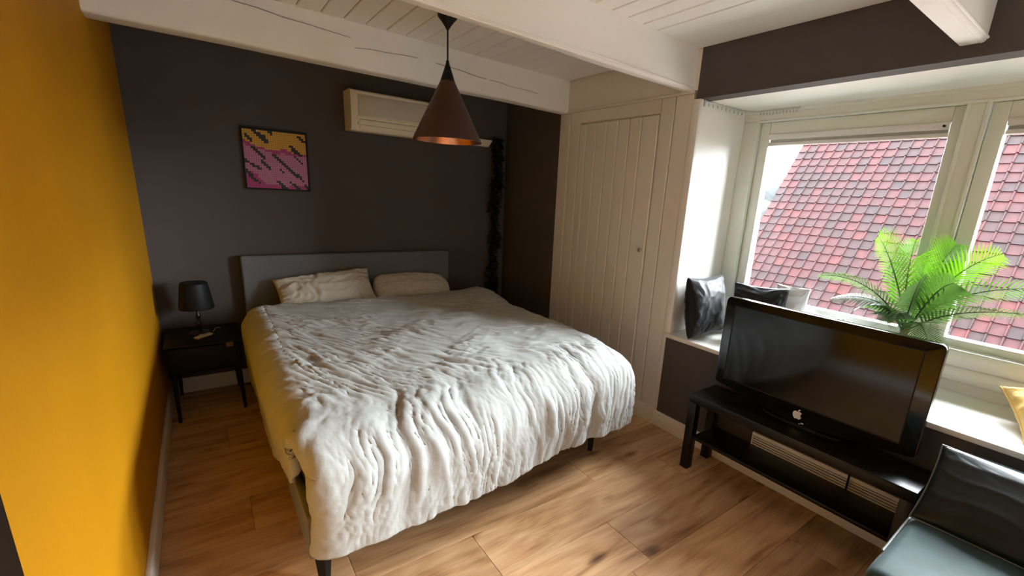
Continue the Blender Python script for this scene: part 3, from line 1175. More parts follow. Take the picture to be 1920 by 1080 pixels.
def pillow(name, m, c, ax_u, ax_v, w, h, t, seed, wr=0.006, pinch=0.07, n=56, parent=None, expo=0.42, loc=None, sag=0.0, rc=0.0):
    """stuffed cushion: c centre, ax_u/ax_v unit axes of its face; returns one closed mesh"""
    U = Vector(ax_u).normalized()
    V = Vector(ax_v)
    V = (V - U * V.dot(U)).normalized()
    N = U.cross(V)
    bm = new_bm()
    s = np.linspace(-1, 1, n)
    uu, vv = np.meshgrid(s, s, indexing='ij')
    uu = np.sign(uu) * np.abs(uu) ** 0.85
    vv = np.sign(vv) * np.abs(vv) ** 0.85
    X = 0.5 * w * uu * (1 - pinch * (1 - vv ** 2))
    Y = 0.5 * h * vv * (1 - pinch * (1 - uu ** 2))
    X = X * (1 - rc * uu ** 4 * vv ** 2)
    Y = Y * (1 - rc * uu ** 2 * vv ** 4)
    prof = (np.clip(1 - uu ** 2, 0, 1) * np.clip(1 - vv ** 2, 0, 1)) ** expo
    ang = np.arctan2(np.abs(Y) - 0.5 * h, np.abs(X) - 0.5 * w)
    lay = []
    for sgn in (1, -1):
        edge = np.clip(1 - prof, 0, 1)
        wv = wr * (ridge(X * 9 + 3 * pn(X * 4, Y * 4, seed), Y * 14, seed + 1) * 0.9 + ridge(ang * 6, X * 3, seed + 2) * edge + 0.6 * pn(X * 16, Y * 16, seed + 3))
        Z = sgn * (0.5 * t * prof + wv * np.minimum(1, prof * 3))
        Y2 = Y - sag * prof
        lay.append((X, Y2, Z))
    vt = []
    for k, (X, Y2, Z) in enumerate(lay):
        row = []
        for i in range(n):
            r = []
            for j in range(n):
                if k == 1 and (i in (0, n - 1) or j in (0, n - 1)):
                    r.append(vt[0][i][j])
                else:
                    p = Vector(c) + U * X[i, j] + V * Y2[i, j] + N * Z[i, j]
                    r.append(bm.verts.new(p))
            row.append(r)
        vt.append(row)
    for k in range(2):
        g = vt[k]
        for i in range(n - 1):
            for j in range(n - 1):
                q = (g[i][j], g[i + 1][j], g[i + 1][j + 1], g[i][j + 1])
                bm.faces.new(q if k == 0 else q[::-1])
    edge_pts = [Vector(vt[0][i][0].co) for i in range(n)] + [Vector(vt[0][n - 1][j].co) for j in range(1, n)] + \
               [Vector(vt[0][i][n - 1].co) for i in range(n - 2, -1, -1)] + [Vector(vt[0][0][j].co) for j in range(n - 2, 0, -1)]
    o = obj(name, bm, m, parent, loc=loc if loc is not None else (None if parent else c), smooth=True, angle=0)
    return o, edge_pts


def piping(edge_pts, m, parent, r=0.004):
    bm = new_bm()
    add_tube(bm, edge_pts + edge_pts[:2], r, 6)
    return obj('piping', bm, m, parent, smooth=True)


p1, _ = pillow('pillow', M_PILL, (1.035, -0.255, 0.742), (1, 0.0, 0.085), (0.0, 0.60, 0.72), 0.69, 0.30, 0.15, 2, wr=0.019, pinch=0.05)
tag(p1, 'wrinkled beige pillow on the left, propped against the headboard', 'pillow', 'beige bed pillows')
p2, _ = pillow('pillow', M_PILL, (1.722, -0.245, 0.698), (1, 0.0, -0.035), (0.0, 0.70, 0.60), 0.66, 0.32, 0.17, 9, wr=0.012, pinch=-0.02, rc=0.13)
tag(p2, 'smoother beige pillow on the right, lying half under the duvet', 'pillow', 'beige bed pillows')

# ------------------------------------------------------------------ nightstand and what stands on it
ns = thing('nightstand', 'small black nightstand between the yellow wall and the bed', 'nightstand', (0.24, -0.26, 0))
bm = new_bm()
add_box(bm, (0.035, -0.485, 0.305), (0.435, -0.035, 0.485), 0.02, 4)
obj('body', bm, M_BLACKM, ns, smooth=True)
bm = new_bm()
add_box(bm, (0.03, -0.495, 0.486), (0.44, -0.03, 0.50), 0.006)
obj('tabletop', bm, M_BLACKM, ns, smooth=True)
bm = new_bm()
add_box(bm, (0.055, -0.494, 0.32), (0.415, -0.486, 0.47), 0.003)
dr_ = obj('drawer', bm, M_BLACKM, ns, smooth=True)
bm = new_bm()
add_box(bm, (0.352, -0.503, 0.462), (0.392, -0.495, 0.492), 0.002)
obj('pull_tab', bm, M_TAN, dr_)['label'] = 'tan leather pull tab'
for x, y, fx_, fy_ in ((0.062, -0.455, 0.062, -0.53), (0.408, -0.455, 0.418, -0.475), (0.07, -0.07, 0.06, -0.05), (0.40, -0.07, 0.41, -0.05)):
    bm = new_bm()
    add_tube(bm, [(fx_, fy_, 0.0), (x, y, 0.307)], [0.010, 0.016], 10)
    obj('leg', bm, M_BLACKM, ns, smooth=True)

tl = thing('table_lamp', 'small black table lamp with conical shade on the nightstand', 'lamp', (0.222, -0.245, 0.5))
bm = new_bm()
add_lathe(bm, (0.222, -0.245, 0.5), [(0.0, 0.0), (0.062, 0.0), (0.062, 0.010), (0.056, 0.016), (0.02, 0.022), (0.012, 0.03)], 28)
obj('base', bm, M_BLACK, tl, smooth=True)
bm = new_bm()
add_lathe(bm, (0.222, -0.245, 0.5), [(0.012, 0.026), (0.010, 0.05), (0.017, 0.07), (0.010, 0.088), (0.010, 0.11), (0.016, 0.128), (0.010, 0.145), (0.010, 0.26)], 16)
obj('stem', bm, M_BLACK, tl, smooth=True)
bm = new_bm()
add_lathe(bm, (0.222, -0.245, 0.5), [(0.094, 0.185), (0.097, 0.180), (0.099, 0.185), (0.076, 0.352), (0.070, 0.358), (0.0, 0.358)], 36)
obj('lamp_shade', bm, M_BLACKM, tl, smooth=True)

bm = new_bm()
add_hexa(bm, [(0.185, -0.365, 0.501), (0.185, -0.365, 0.516), (0.270, -0.285, 0.501), (0.270, -0.285, 0.516),
              (0.208, -0.388, 0.501), (0.208, -0.388, 0.516), (0.293, -0.308, 0.501), (0.293, -0.308, 0.516)], 0.004)
rc = obj('remote_control', bm, M_PHONE, None, loc=(0.238, -0.337, 0.501), smooth=True)
tag(rc, 'pale slim remote control lying on the black nightstand', 'remote')
bm = new_bm()
add_box(bm, (0.215, -0.352, 0.516), (0.255, -0.322, 0.5168))
ob = obj('display', bm, M_GREYP, rc)
bm = new_bm()
add_tube(bm, [(0.29, -0.235, 0.504), (0.30, -0.215, 0.506), (0.305, -0.19, 0.512), (0.32, -0.17, 0.512), (0.335, -0.165, 0.506)], 0.003, 8)
cb = obj('charging_cable', bm, M_PHONE, None, loc=(0.31, -0.19, 0.502), smooth=True)
tag(cb, 'short white charging cable end on the nightstand behind the remote', 'cable')

# ------------------------------------------------------------------ wall picture: plain abstract stand-in
pic = thing('wall_picture', 'square black-framed mosaic picture in pink and yellow on the dark wall', 'picture', (0.80, 0, 1.47))
PX0, PX1, PZ0, PZ1 = 0.594, 1.012, 1.474, 1.896
bm = new_bm()
add_box(bm, (PX0, -0.024, PZ0), (PX1, -0.001, PZ0 + 0.010), 0.002)
add_box(bm, (PX0, -0.024, PZ1 - 0.010), (PX1, -0.001, PZ1), 0.002)
add_box(bm, (PX0, -0.024, PZ0 + 0.010), (PX0 + 0.010, -0.001, PZ1 - 0.010), 0.002)
add_box(bm, (PX1 - 0.010, -0.024, PZ0 + 0.010), (PX1, -0.001, PZ1 - 0.010), 0.002)
obj('picture_frame', bm, M_BLACKM, pic)
pm = [mat('mosaic_magenta', (0.42, 0.035, 0.20), 0.5, var=0.03), mat('mosaic_pink', (0.52, 0.19, 0.32), 0.5, var=0.03), mat('mosaic_yellow', (0.66, 0.36, 0.03), 0.5, var=0.03),
      mat('mosaic_black', (0.006, 0.008, 0.010), 0.5), mat('mosaic_pale_teal', (0.25, 0.38, 0.40), 0.5)]
bm = new_bm()
NM = 28
cs = (PX1 - PX0 - 0.02) / NM
for i in range(NM):
    for j in range(NM):
        fx_, fz_ = (i + 0.5) / NM, (j + 0.5) / NM
        # slanting bands of colour, no figure
        a = mnoise.noise(Vector((fx_ * 3.1, fz_ * 3.1, 2.0)))
        b = mnoise.noise(Vector(((fx_ + fz_) * 9.0, (fx_ - fz_) * 2.6, 7.0)))
        k = 0
        t = fz_ + 0.18 * fx_ + 0.22 * a
        if 0.22 < t < 0.74:
            k = 1
        if t > 0.80:
            k = 2
        if b > 0.24:
            k = 3
        X, Z = PX0 + 0.010 + i * cs, PZ0 + 0.010 + j * cs
        g = cs * 0.04
        q = [bm.verts.new(p) for p in ((X + g, -0.014, Z + g), (X + cs - g, -0.014, Z + g), (X + cs - g, -0.014, Z + cs - g), (X + g, -0.014, Z + cs - g))]
        f = bm.faces.new(q)
        f.material_index = k
obj('mosaic_panel', bm, pm, pic)
pic.children[-1]['kind'] = 'stuff'
bm = new_bm()
add_box(bm, (PX0 + 0.009, -0.012, PZ0 + 0.009), (PX1 - 0.009, -0.002, PZ1 - 0.009))
obj('backing_panel', bm, M_BLACKM, pic)

# ------------------------------------------------------------------ air conditioner and trunking
ac = thing('air_conditioner', 'cream wall-mounted air conditioner high on the dark wall behind the pendant lamp', 'air conditioner', (1.70, -0.1, 1.942))
ax0, ax1 = 1.292, 2.12
sec = [(-0.002, 1.950), (-0.002, 2.232), (-0.165, 2.232), (-0.190, 2.222), (-0.200, 2.205), (-0.203, 2.04), (-0.196, 1.99), (-0.175, 1.945), (-0.150, 1.940)]


def extr(bm, sec, x0, x1, grow=0.0):
    a = [bm.verts.new((x0, y - grow, z)) for y, z in sec]
    b = [bm.verts.new((x1, y - grow, z)) for y, z in sec]
    n = len(sec)
    bm.faces.new(a)
    bm.faces.new(b[::-1])
    for i in range(n):
        bm.faces.new((a[(i + 1) % n], a[i], b[i], b[(i + 1) % n]))


bm = new_bm()
extr(bm, sec, ax0 + 0.012, ax1 - 0.012)
obj('body', bm, M_AC, ac, smooth=True)
for a, b in ((ax0, ax0 + 0.03), (ax1 - 0.03, ax1)):
    bm = new_bm()
    s2 = [(y - 0.004 if y < -0.01 else y, z) for y, z in sec]
    extr(bm, s2, a, b)
    obj('end_cap', bm, M_AC, ac, smooth=True)
bm = new_bm()
add_box(bm, (ax0 + 0.05, -0.210, 2.055), (ax1 - 0.05, -0.2035, 2.195), 0.003)
obj('front_panel', bm, mat('grey_cream_plastic', (0.66, 0.63, 0.54), 0.45), ac, smooth=True)
bm = new_bm()
add_box(bm, (ax0 + 0.03, -0.212, 2.200), (ax1 - 0.03, -0.198, 2.218), 0.005)
obj('upper_lip', bm, M_AC, ac, smooth=True)
bm = new_bm()
add_hexa(bm, [(ax0 + 0.04, -0.208, 2.028), (ax0 + 0.04, -0.212, 2.046), (ax0 + 0.04, -0.195, 2.028), (ax0 + 0.04, -0.195, 2.046),
              (ax1 - 0.04, -0.208, 2.028), (ax1 - 0.04, -0.212, 2.046), (ax1 - 0.04, -0.195, 2.028), (ax1 - 0.04, -0.195, 2.046)], 0.003)
obj('lower_lip', bm, M_AC, ac, smooth=True)
for z0, z1, ya, yb_ in ((1.988, 2.022, -0.2055, -0.209), (1.952, 1.984, -0.188, -0.204)):
    bm = new_bm()
    add_hexa(bm, [(ax0 + 0.06, ya, z0), (ax0 + 0.06, yb_, z1), (ax0 + 0.06, ya + 0.012, z0), (ax0 + 0.06, yb_ + 0.012, z1),
                  (ax1 - 0.06, ya, z0), (ax1 - 0.06, yb_, z1), (ax1 - 0.06, ya + 0.012, z0), (ax1 - 0.06, yb_ + 0.012, z1)], 0.002)
    obj('air_flap', bm, M_AC, ac, smooth=True)
bm = new_bm()
add_box(bm, (ax0 + 0.06, -0.2045, 2.0215), (ax1 - 0.06, -0.198, 2.0285))
add_box(bm, (ax0 + 0.06, -0.2015, 1.9835), (ax1 - 0.06, -0.185, 1.9885))
obj('air_outlet_gap', bm, M_GREYP, ac)['kind'] = 'stuff'
bm = new_bm()
add_box(bm, (ax0 + 0.045, -0.2075, 1.985), (ax0 + 0.051, -0.200, 2.010))
obj('indicator', bm, M_GREYP, ac)

bm = new_bm()
add_prism(bm, [(2.12, -0.002, 1.956), (2.12, -0.002, 2.016), (2.585, -0.002, 2.016), (2.545, -0.002, 1.956)], (0, -0.062, 0), 0.004)
tk = obj('pipe_trunking', bm, M_AC, None, loc=(2.34, -0.002, 1.956), smooth=True)
tag(tk, 'white pipe trunking running from the air conditioner to the wall corner', 'trunking')

# hanging garland in the corner
gl = thing('hanging_garland', 'dark artificial leaf garland hanging in the corner beside the closet', 'garland', (2.62, -0.07, 0.5))
gr = random.Random(5)
gpts = []
for i in range(41):
    t = i / 40
    zz = 2.05 - t * 1.50
    gpts.append((2.635 + 0.012 * math.sin(t * 13) - 0.03 * t, -0.075 + 0.012 * math.cos(t * 11), zz))
bm = new_bm()
add_tube(bm, gpts, 0.004, 6)
obj('stem', bm, M_GARL, gl)
bm = new_bm()
for i in range(520):
    t = gr.random()
    k = min(39, int(t * 40))
    p = Vector(gpts[k]).lerp(Vector(gpts[k + 1]), t * 40 - k)
    wv_ = 0.045 + 0.03 * mnoise.noise(Vector((t * 9, 3, 1)))
    d = Vector((gr.uniform(-1, 1), gr.uniform(-1, 0.35), gr.uniform(-1.0, 0.3))).normalized()
    s = d.cross(Vector((gr.uniform(-1, 1), gr.uniform(-1, 1), gr.uniform(-1, 1)))).normalized()
    ln = gr.uniform(0.5, 1.0) * wv_ * 1.7
    wd = ln * 0.34
    a = p + d * 0.01
    mid = p + d * (0.01 + ln * 0.5)
    tip = p + d * (0.01 + ln) + Vector((0, 0, -0.008))
    nn = d.cross(s) * 0.006
    vs = [bm.verts.new(q) for q in (a, mid + s * wd + nn, tip, mid - s * wd + nn, mid - nn)]
    bm.faces.new((vs[0], vs[1], vs[4]))
    bm.faces.new((vs[1], vs[2], vs[4]))
    bm.faces.new((vs[2], vs[3], vs[4]))
    bm.faces.new((vs[3], vs[0], vs[4]))
for v_ in bm.verts:
    v_.co.y = min(v_.co.y, -0.006)
    v_.co.x = min(v_.co.x, W - 0.01)
o = obj('leaves', bm, M_GARL, gl)
o['kind'] = 'stuff'

# ------------------------------------------------------------------ pendant lamp
LX, LY = 1.447, -1.54
pl = thing('pendant_lamp', 'brown cone pendant lamp with copper inside hanging from the white ceiling', 'lamp', (LX, LY, ZC))
bm = new_bm()
rg = add_lathe(bm, (LX, LY, 0), [(0.0, ZC - 0.001), (0.052, ZC - 0.001), (0.050, ZC - 0.022), (0.030, ZC - 0.045), (0.013, ZC - 0.068), (0.006, ZC - 0.080), (0.0, ZC - 0.080)], 28)
obj('canopy', bm, M_BLACKM, pl, smooth=True)
bm = new_bm()
add_tube(bm, [(LX, LY, ZC - 0.078), (LX, LY, 2.19)], 0.0042, 10)
obj('cord', bm, M_BLACKM, pl, smooth=True)
bm = new_bm()
add_lathe(bm, (LX, LY, 0), [(0.0, 2.208), (0.008, 2.206), (0.010, 2.19), (0.039, 2.105), (0.036, 2.103)], 32)
obj('shade_cap', bm, M_BLACKM, pl, smooth=True)
bm = new_bm()
add_lathe(bm, (LX, LY, 0), [(0.0385, 2.106), (0.1855, 1.808), (0.1850, 1.806)], 64)
obj('lamp_shade', bm, M_COPO, pl, smooth=True)
bm = new_bm()
add_lathe(bm, (LX, LY, 0), [(0.0355, 2.105), (0.1835, 1.806), (0.1850, 1.806)], 64)
obj('shade_lining', bm, M_COPI, pl, smooth=True)['label'] = 'shiny copper inside of the shade'
bm = new_bm()
add_lathe(bm, (LX, LY, 0), [(0.0, 2.10), (0.018, 2.10), (0.018, 1.965), (0.015, 1.95)], 16)
obj('bulb_holder', bm, M_BLACKM, pl, smooth=True)
bm = new_bm()
add_lathe(bm, (LX, LY, 0), [(0.013, 1.955), (0.016, 1.935), (0.028, 1.905), (0.031, 1.882), (0.026, 1.862), (0.014, 1.852), (0.0, 1.850)], 20)
obj('bulb', bm, mat('frosted_bulb_glass', (0.7, 0.62, 0.5), 0.15), pl, smooth=True)

# ------------------------------------------------------------------ TV bench
BX0, BX1, BY0, BY1, BZ = 2.493, 2.752, -3.668, -2.584, 0.478
bn = thing('tv_bench', 'low black-brown TV bench with lower shelf under the television', 'bench', ((BX0 + BX1) / 2, (BY0 + BY1) / 2, 0))
bm = new_bm()
add_box(bm, (BX0, BY0, BZ - 0.05), (BX1, BY1, BZ), 0.002)
obj('tabletop', bm, M_BENCH, bn, smooth=True)
bm = new_bm()
add_box(bm, (BX0 + 0.006, BY0 + 0.052, 0.205), (BX1 - 0.02, BY1 - 0.052, 0.225), 0.0015)
obj('lower_shelf', bm, M_BENCH, bn, smooth=True)
for xx in (BX0, BX1 - 0.05):
    for yy in (BY0, BY1 - 0.05):
        bm = new_bm()
        add_box(bm, (xx, yy, 0.0), (xx + 0.05, yy + 0.05, BZ - 0.0505), 0.002)
        obj('leg', bm, M_BENCH, bn, smooth=True)

# ------------------------------------------------------------------ television
TX = 2.648
tv = thing('television', 'black flat television with a white apple-shaped sticker under its screen', 'television', (2.69, -3.12, BZ))
TY0, TY1, TZ0, TZ1 = -3.602, -2.632, 0.546, 1.058


def tv_outline(inset=0.0):
    pts = []
    r = 0.022

    def corner(cx, cz, a0, a1):
        for k in range(7):
            a = a0 + (a1 - a0) * k / 6
            pts.append((cx + (r) * math.cos(a), cz + (r) * math.sin(a)))
    y0, y1, z0, z1 = TY0 + inset, TY1 - inset, TZ0 + inset, TZ1 - inset
    corner(y1 - r, z1 - r, 0, math.pi / 2)
    corner(y0 + r, z1 - r, math.pi / 2, math.pi)
    corner(y0 + r, z0 + r, math.pi, 1.5 * math.pi)
    for k in range(1, 24):       # lower edge bows down towards the middle
        t = k / 24
        pts.append((y0 + r + (y1 - y0 - 2 * r) * t, z0 - 0.052 * math.sin(math.pi * t) ** 1.3))
    corner(y1 - r, z0 + r, 1.5 * math.pi, 2 * math.pi)
    return pts


bm = new_bm()
add_prism(bm, [(TX, y, z) for y, z in tv_outline()], (0.035, 0, 0), 0.004)
obj('bezel', bm, M_BEZEL, tv, smooth=True)
bm = new_bm()
add_box(bm, (TX + 0.0345, TY0 + 0.06, TZ0 + 0.03), (TX + 0.08, TY1 - 0.06, TZ1 - 0.06), 0.02, 3)
obj('rear_housing', bm, M_BLACKM, tv, smooth=True)
bm = new_bm()
add_box(bm, (TX - 0.0012, -3.535, 0.590), (TX + 0.004, -2.688, 1.012))
obj('screen', bm, M_SCREEN, tv)
bm = new_bm()
for lo, hi in (((-3.540, 0.584), (-2.683, 0.590)), ((-3.540, 1.012), (-2.683, 1.017)), ((-3.540, 0.590), (-3.535, 1.012)), ((-2.688, 0.590), (-2.683, 1.012))):
    add_box(bm, (TX - 0.0030, lo[0], lo[1]), (TX + 0.002, hi[0], hi[1]))
obj('screen_trim', bm, M_BLACKM, tv)
bm = new_bm()
rg = add_lathe(bm, (0, 0, 0), [(0.0, 0.013), (0.9, 0.012), (0.98, 0.008), (1.0, 0.0)], 40)
for v_ in bm.verts:
    v_.co = Vector((2.688 + v_.co.x * 0.058, -3.12 + v_.co.y * 0.20, BZ + 0.0005 + v_.co.z))
obj('stand_foot', bm, M_BLACKM, tv, smooth=True)
bm = new_bm()
add_box(bm, (TX + 0.036, -3.20, BZ + 0.012), (TX + 0.064, -3.04, TZ0 + 0.1), 0.004)
obj('stand_neck', bm, M_BEZEL, tv, smooth=True)


def bez(p0, p1, p2, p3, n=8):
    out = []
    for k in range(1, n + 1):
        t = k / n
        s = 1 - t
        out.append((s ** 3 * p0[0] + 3 * s * s * t * p1[0] + 3 * s * t * t * p2[0] + t ** 3 * p3[0],
                    s ** 3 * p0[1] + 3 * s * s * t * p1[1] + 3 * s * t * t * p2[1] + t ** 3 * p3[1]))
    return out


def path_rel(start, segs):
    pts = [start]
    cur = start
    for s in segs:
        q = [(cur[0] + s[i], cur[1] + s[i + 1]) for i in (0, 2, 4)]
        pts += bez(cur, *q)
        cur = q[2]
    return pts


fruit = path_rel((12.152, 6.896), [(-.948, 0, -2.415, -1.078, -3.96, -1.04), (-2.04, .027, -3.91, 1.183, -4.961, 3.014), (-2.117, 3.675, -.546, 9.103, 1.519, 12.09),
                                   (1.013, 1.454, 2.208, 3.09, 3.792, 3.039), (1.52, -.065, 2.09, -.987, 3.935, -.987), (1.831, 0, 2.35, .987, 3.96, .948),
                                   (1.637, -.026, 2.676, -1.48, 3.676, -2.948), (1.156, -1.688, 1.636, -3.325, 1.662, -3.415), (-.039, -.013, -3.182, -1.221, -3.22, -4.857),
                                   (-.026, -3.04, 2.48, -4.494, 2.597, -4.559), (-1.429, -2.09, -3.623, -2.324, -4.39, -2.376), (-2, -.156, -3.675, 1.09, -4.61, 1.09)])[:-1]
leafp = path_rel((15.53, 3.83), [(.843, -1.012, 1.4, -2.427, 1.245, -3.83), (-1.207, .052, -2.662, .805, -3.532, 1.818), (-.78, .896, -1.454, 2.338, -1.273, 3.714),
                                 (1.338, .104, 2.715, -.688, 3.559, -1.701)])[:-1]
bm = new_bm()
LS = 0.054 / 24
for pth in (fruit, leafp):
    vs = [bm.verts.new((TX - 0.0008, -3.113 - (px - 12) * LS, 0.541 - (py - 12) * LS)) for px, py in pth]
    f = bm.faces.new(vs)
bmesh.ops.triangulate(bm, faces=bm.faces)
r_ = bmesh.ops.extrude_face_region(bm, geom=bm.faces[:])
for v_ in r_['geom']:
    if isinstance(v_, bmesh.types.BMVert):
        v_.co.x += 0.0012
lg = obj('logo_sticker', bm, M_LOGO, tv)
lg['label'] = 'white bitten apple sticker with a leaf'
bm = new_bm()
add_box(bm, (TX - 0.0015, -3.150, 0.497), (TX + 0.001, -3.138, 0.503))
add_box(bm, (TX - 0.0015, -3.134, 0.491), (TX + 0.001, -3.128, 0.495))
obj('status_light', bm, M_LOGO, tv)

# white slatted vent on the low wall behind the bench
vt_ = thing('wall_vent', 'long white slatted vent on the low wall behind the black bench', 'vent', (W - 0.03, -3.25, 0.2))
VX, VY0, VY1, VZ0, VZ1 = W - 0.045, -3.66, -2.872, 0.17, 0.302
bm = new_bm()
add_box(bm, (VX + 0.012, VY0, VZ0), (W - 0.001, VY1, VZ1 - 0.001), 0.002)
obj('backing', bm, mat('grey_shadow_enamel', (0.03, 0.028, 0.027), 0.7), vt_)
bm = new_bm()
add_box(bm, (VX, VY0, VZ1 - 0.022), (W - 0.001, VY1, VZ1), 0.003)
obj('top_cover', bm, M_GRILLE, vt_, smooth=True)
bm = new_bm()
add_box(bm, (VX, VY1 - 0.008, VZ0), (W - 0.001, VY1, VZ1 - 0.0225), 0.002)
obj('end_cover', bm, M_GRILLE, vt_, smooth=True)
for k in range(6):
    z0 = VZ1 - 0.0345 - k * 0.0145
    bm = new_bm()
    add_box(bm, (VX + 0.002, VY0, z0), (VX + 0.0125, VY1 - 0.0085, z0 + 0.008), 0.001, 1)
    obj('slat', bm, M_GRILLE, vt_)
bm = new_bm()
add_tube(bm, [(2.705, -3.375, 0.428), (2.706, -3.377, 0.33), (2.712, -3.376, 0.228)], 0.0045, 8)
o = obj('power_cable', bm, M_BLACKM, None, loc=(2.70, -3.376, 0.23), smooth=True)
tag(o, 'thin black cable hanging behind the bench in front of the white vent', 'cable')

# ------------------------------------------------------------------ sofa at the right edge
sf = thing('sofa', 'teal velvet sofa at the lower right corner beside the bench', 'sofa', (2.3, -4.4, 0))
bm = new_bm()
add_box(bm, (1.93, -5.42, 0.05), (2.748, -3.70, 0.27), 0.02, 3)
obj('base', bm, M_TEALD, sf, smooth=True)


def soft_block(name, lo, hi, bev, m, parent, puff=0.012, seed=0):
    bm = new_bm()
    add_box(bm, lo, hi, bev, 5)
    bmesh.ops.subdivide_edges(bm, edges=[e for e in bm.edges if e.calc_length() > 0.12], cuts=14, use_grid_fill=True)
    for v_ in bm.verts:
        c = v_.co
        ux = (c.x - lo[0]) / (hi[0] - lo[0])
        uy = (c.y - lo[1]) / (hi[1] - lo[1])
        top = max(0, (c.z - (lo[2] + hi[2]) / 2) / (hi[2] - lo[2]) * 2)
        c.z += top * (puff * max(0.0, 4 * ux * (1 - ux)) ** 0.6 * max(0.0, 4 * uy * (1 - uy)) ** 0.3 + 0.003 * mnoise.noise(Vector((c.x * 9, c.y * 9, seed))))
    return obj(name, bm, m, parent, smooth=True, angle=60)


soft_block('seat_cushion', (1.91, -4.55, 0.272), (2.60, -3.685, 0.446), 0.035, M_TEAL, sf, 0.012, 1)
soft_block('seat_cushion', (1.91, -5.42, 0.272), (2.60, -4.56, 0.446), 0.035, M_TEAL, sf, 0.012, 2)
soft_block('backrest', (2.605, -5.42, 0.272), (2.752, -3.712, 0.628), 0.035, M_TEAL, sf, 0.006, 3)
bm = new_bm()
add_tube(bm, [(2.06, -3.690, 0.438), (2.30, -3.688, 0.442), (2.42, -3.690, 0.446)], 0.004, 8)
obj('piping', bm, M_PIPING, sf, smooth=True)
for x, y in ((2.0, -3.78), (2.70, -3.78), (2.0, -5.34), (2.70, -5.34)):
    bm = new_bm()
    rg = add_lathe(bm, (x, y, 0.0), [(0.014, 0.0), (0.022, 0.052)], 12)
    cap(bm, rg[0], True)
    cap(bm, rg[1])
    obj('leg', bm, M_BLACKM, sf, smooth=True)
cu, ep = pillow('cushion', M_TEALD, (2.440, -3.968, 0.574), (0.0, -1, 0.0), (0.66, 0, 0.75), 0.56, 0.315, 0.12, 14, wr=0.004, pinch=0.035)
piping(ep, M_PIPING, cu, 0.0035)
tag(cu, 'dark teal satin cushion with piped edge leaning on the teal sofa back', 'cushion')

# ------------------------------------------------------------------ window sill: cushions, plant, cloth
ck, ep = pillow('cushion', M_BSAT, (2.955, -2.300, 0.897), (0.97, 0.05, 0.0), (-0.03, 0.16, 1.0), 0.41, 0.40, 0.18, 31, wr=0.007, pinch=0.09)
tag(ck, 'black satin cushion standing upright against the white window jamb', 'cushion', 'black cushions on the sill')
bm = new_bm()
add_box(bm, (3.035, -2.412, 0.820), (3.130, -2.404, 0.832), 0.001)
tg = obj('fabric_tag', bm, M_LOGO, ck)
ck2, ep = pillow('cushion', M_BSAT, (3.14, -2.560, 0.882), (0.42, -0.91, 0.0), (0.24, 0.12, 0.95), 0.33, 0.38, 0.12, 37, wr=0.010, pinch=0.08)
tag(ck2, 'black cushion on the sill behind the top left corner of the television', 'cushion', 'black cushions on the sill')
fl, _ = pillow('cushion', M_FLUFF, (3.277, -2.690, 0.890), (0.12, -0.99, 0.0), (0.08, 0.05, 0.98), 0.20, 0.38, 0.055, 41, wr=0.012, pinch=0.05)
tag(fl, 'white fluffy cushion against the window behind the black cushions', 'cushion')
cl, _ = pillow('folded_cloth', M_FLUFF, (3.10, -2.97, 0.835), (0.1, -1.0, 0.0), (0.55, 0.1, 0.83), 0.24, 0.30, 0.10, 43, wr=0.014, pinch=0.02)
tag(cl, 'crumpled white cloth on the sill behind the television', 'cloth')
my, ep = pillow('cushion', M_MUST, (3.085, -3.985, 0.765), (0.42, -0.90, 0.04), (0.84, 0.36, 0.36), 0.40, 0.36, 0.15, 47, wr=0.006, pinch=0.08)
piping(ep, M_MUST, my, 0.004)
tag(my, 'mustard yellow cushion on the white sill at the right photo edge', 'cushion')

# plant
PX_, PY_ = 3.10, -3.345
pp = thing('potted_palm', 'potted palm with feathery green fronds on the window sill behind the television', 'plant', (PX_, PY_, 0.69))
bm = new_bm()
add_lathe(bm, (PX_, PY_, 0.6905), [(0.0, 0.0), (0.070, 0.0), (0.076, 0.006), (0.094, 0.165), (0.098, 0.170), (0.098, 0.185), (0.090, 0.185), (0.088, 0.150)], 36)
obj('pot', bm, M_POT, pp, smooth=True)
bm = new_bm()
rg = add_lathe(bm, (PX_, PY_, 0.6905), [(0.0, 0.160), (0.087, 0.158)], 24)
obj('soil', bm, M_SOIL, pp)
for k, (dx, dy, r0) in enumerate(((0, 0, 0.020), (0.022, 0.012, 0.014), (-0.016, -0.014, 0.013))):
    bm = new_bm()
    pts, rr = [], []
    for i in range(11):
        t = i / 10
        pts.append((PX_ + dx * (1 - 0.3 * t), PY_ + dy * (1 - 0.3 * t), 0.84 + 0.17 * t))
        rr.append(r0 * (1.1 - 0.35 * t) * (1 + (0.14 if i % 2 else 0)))
    add_tube(bm, pts, rr, 12)
    obj('trunk', bm, M_STEM, pp, smooth=True)


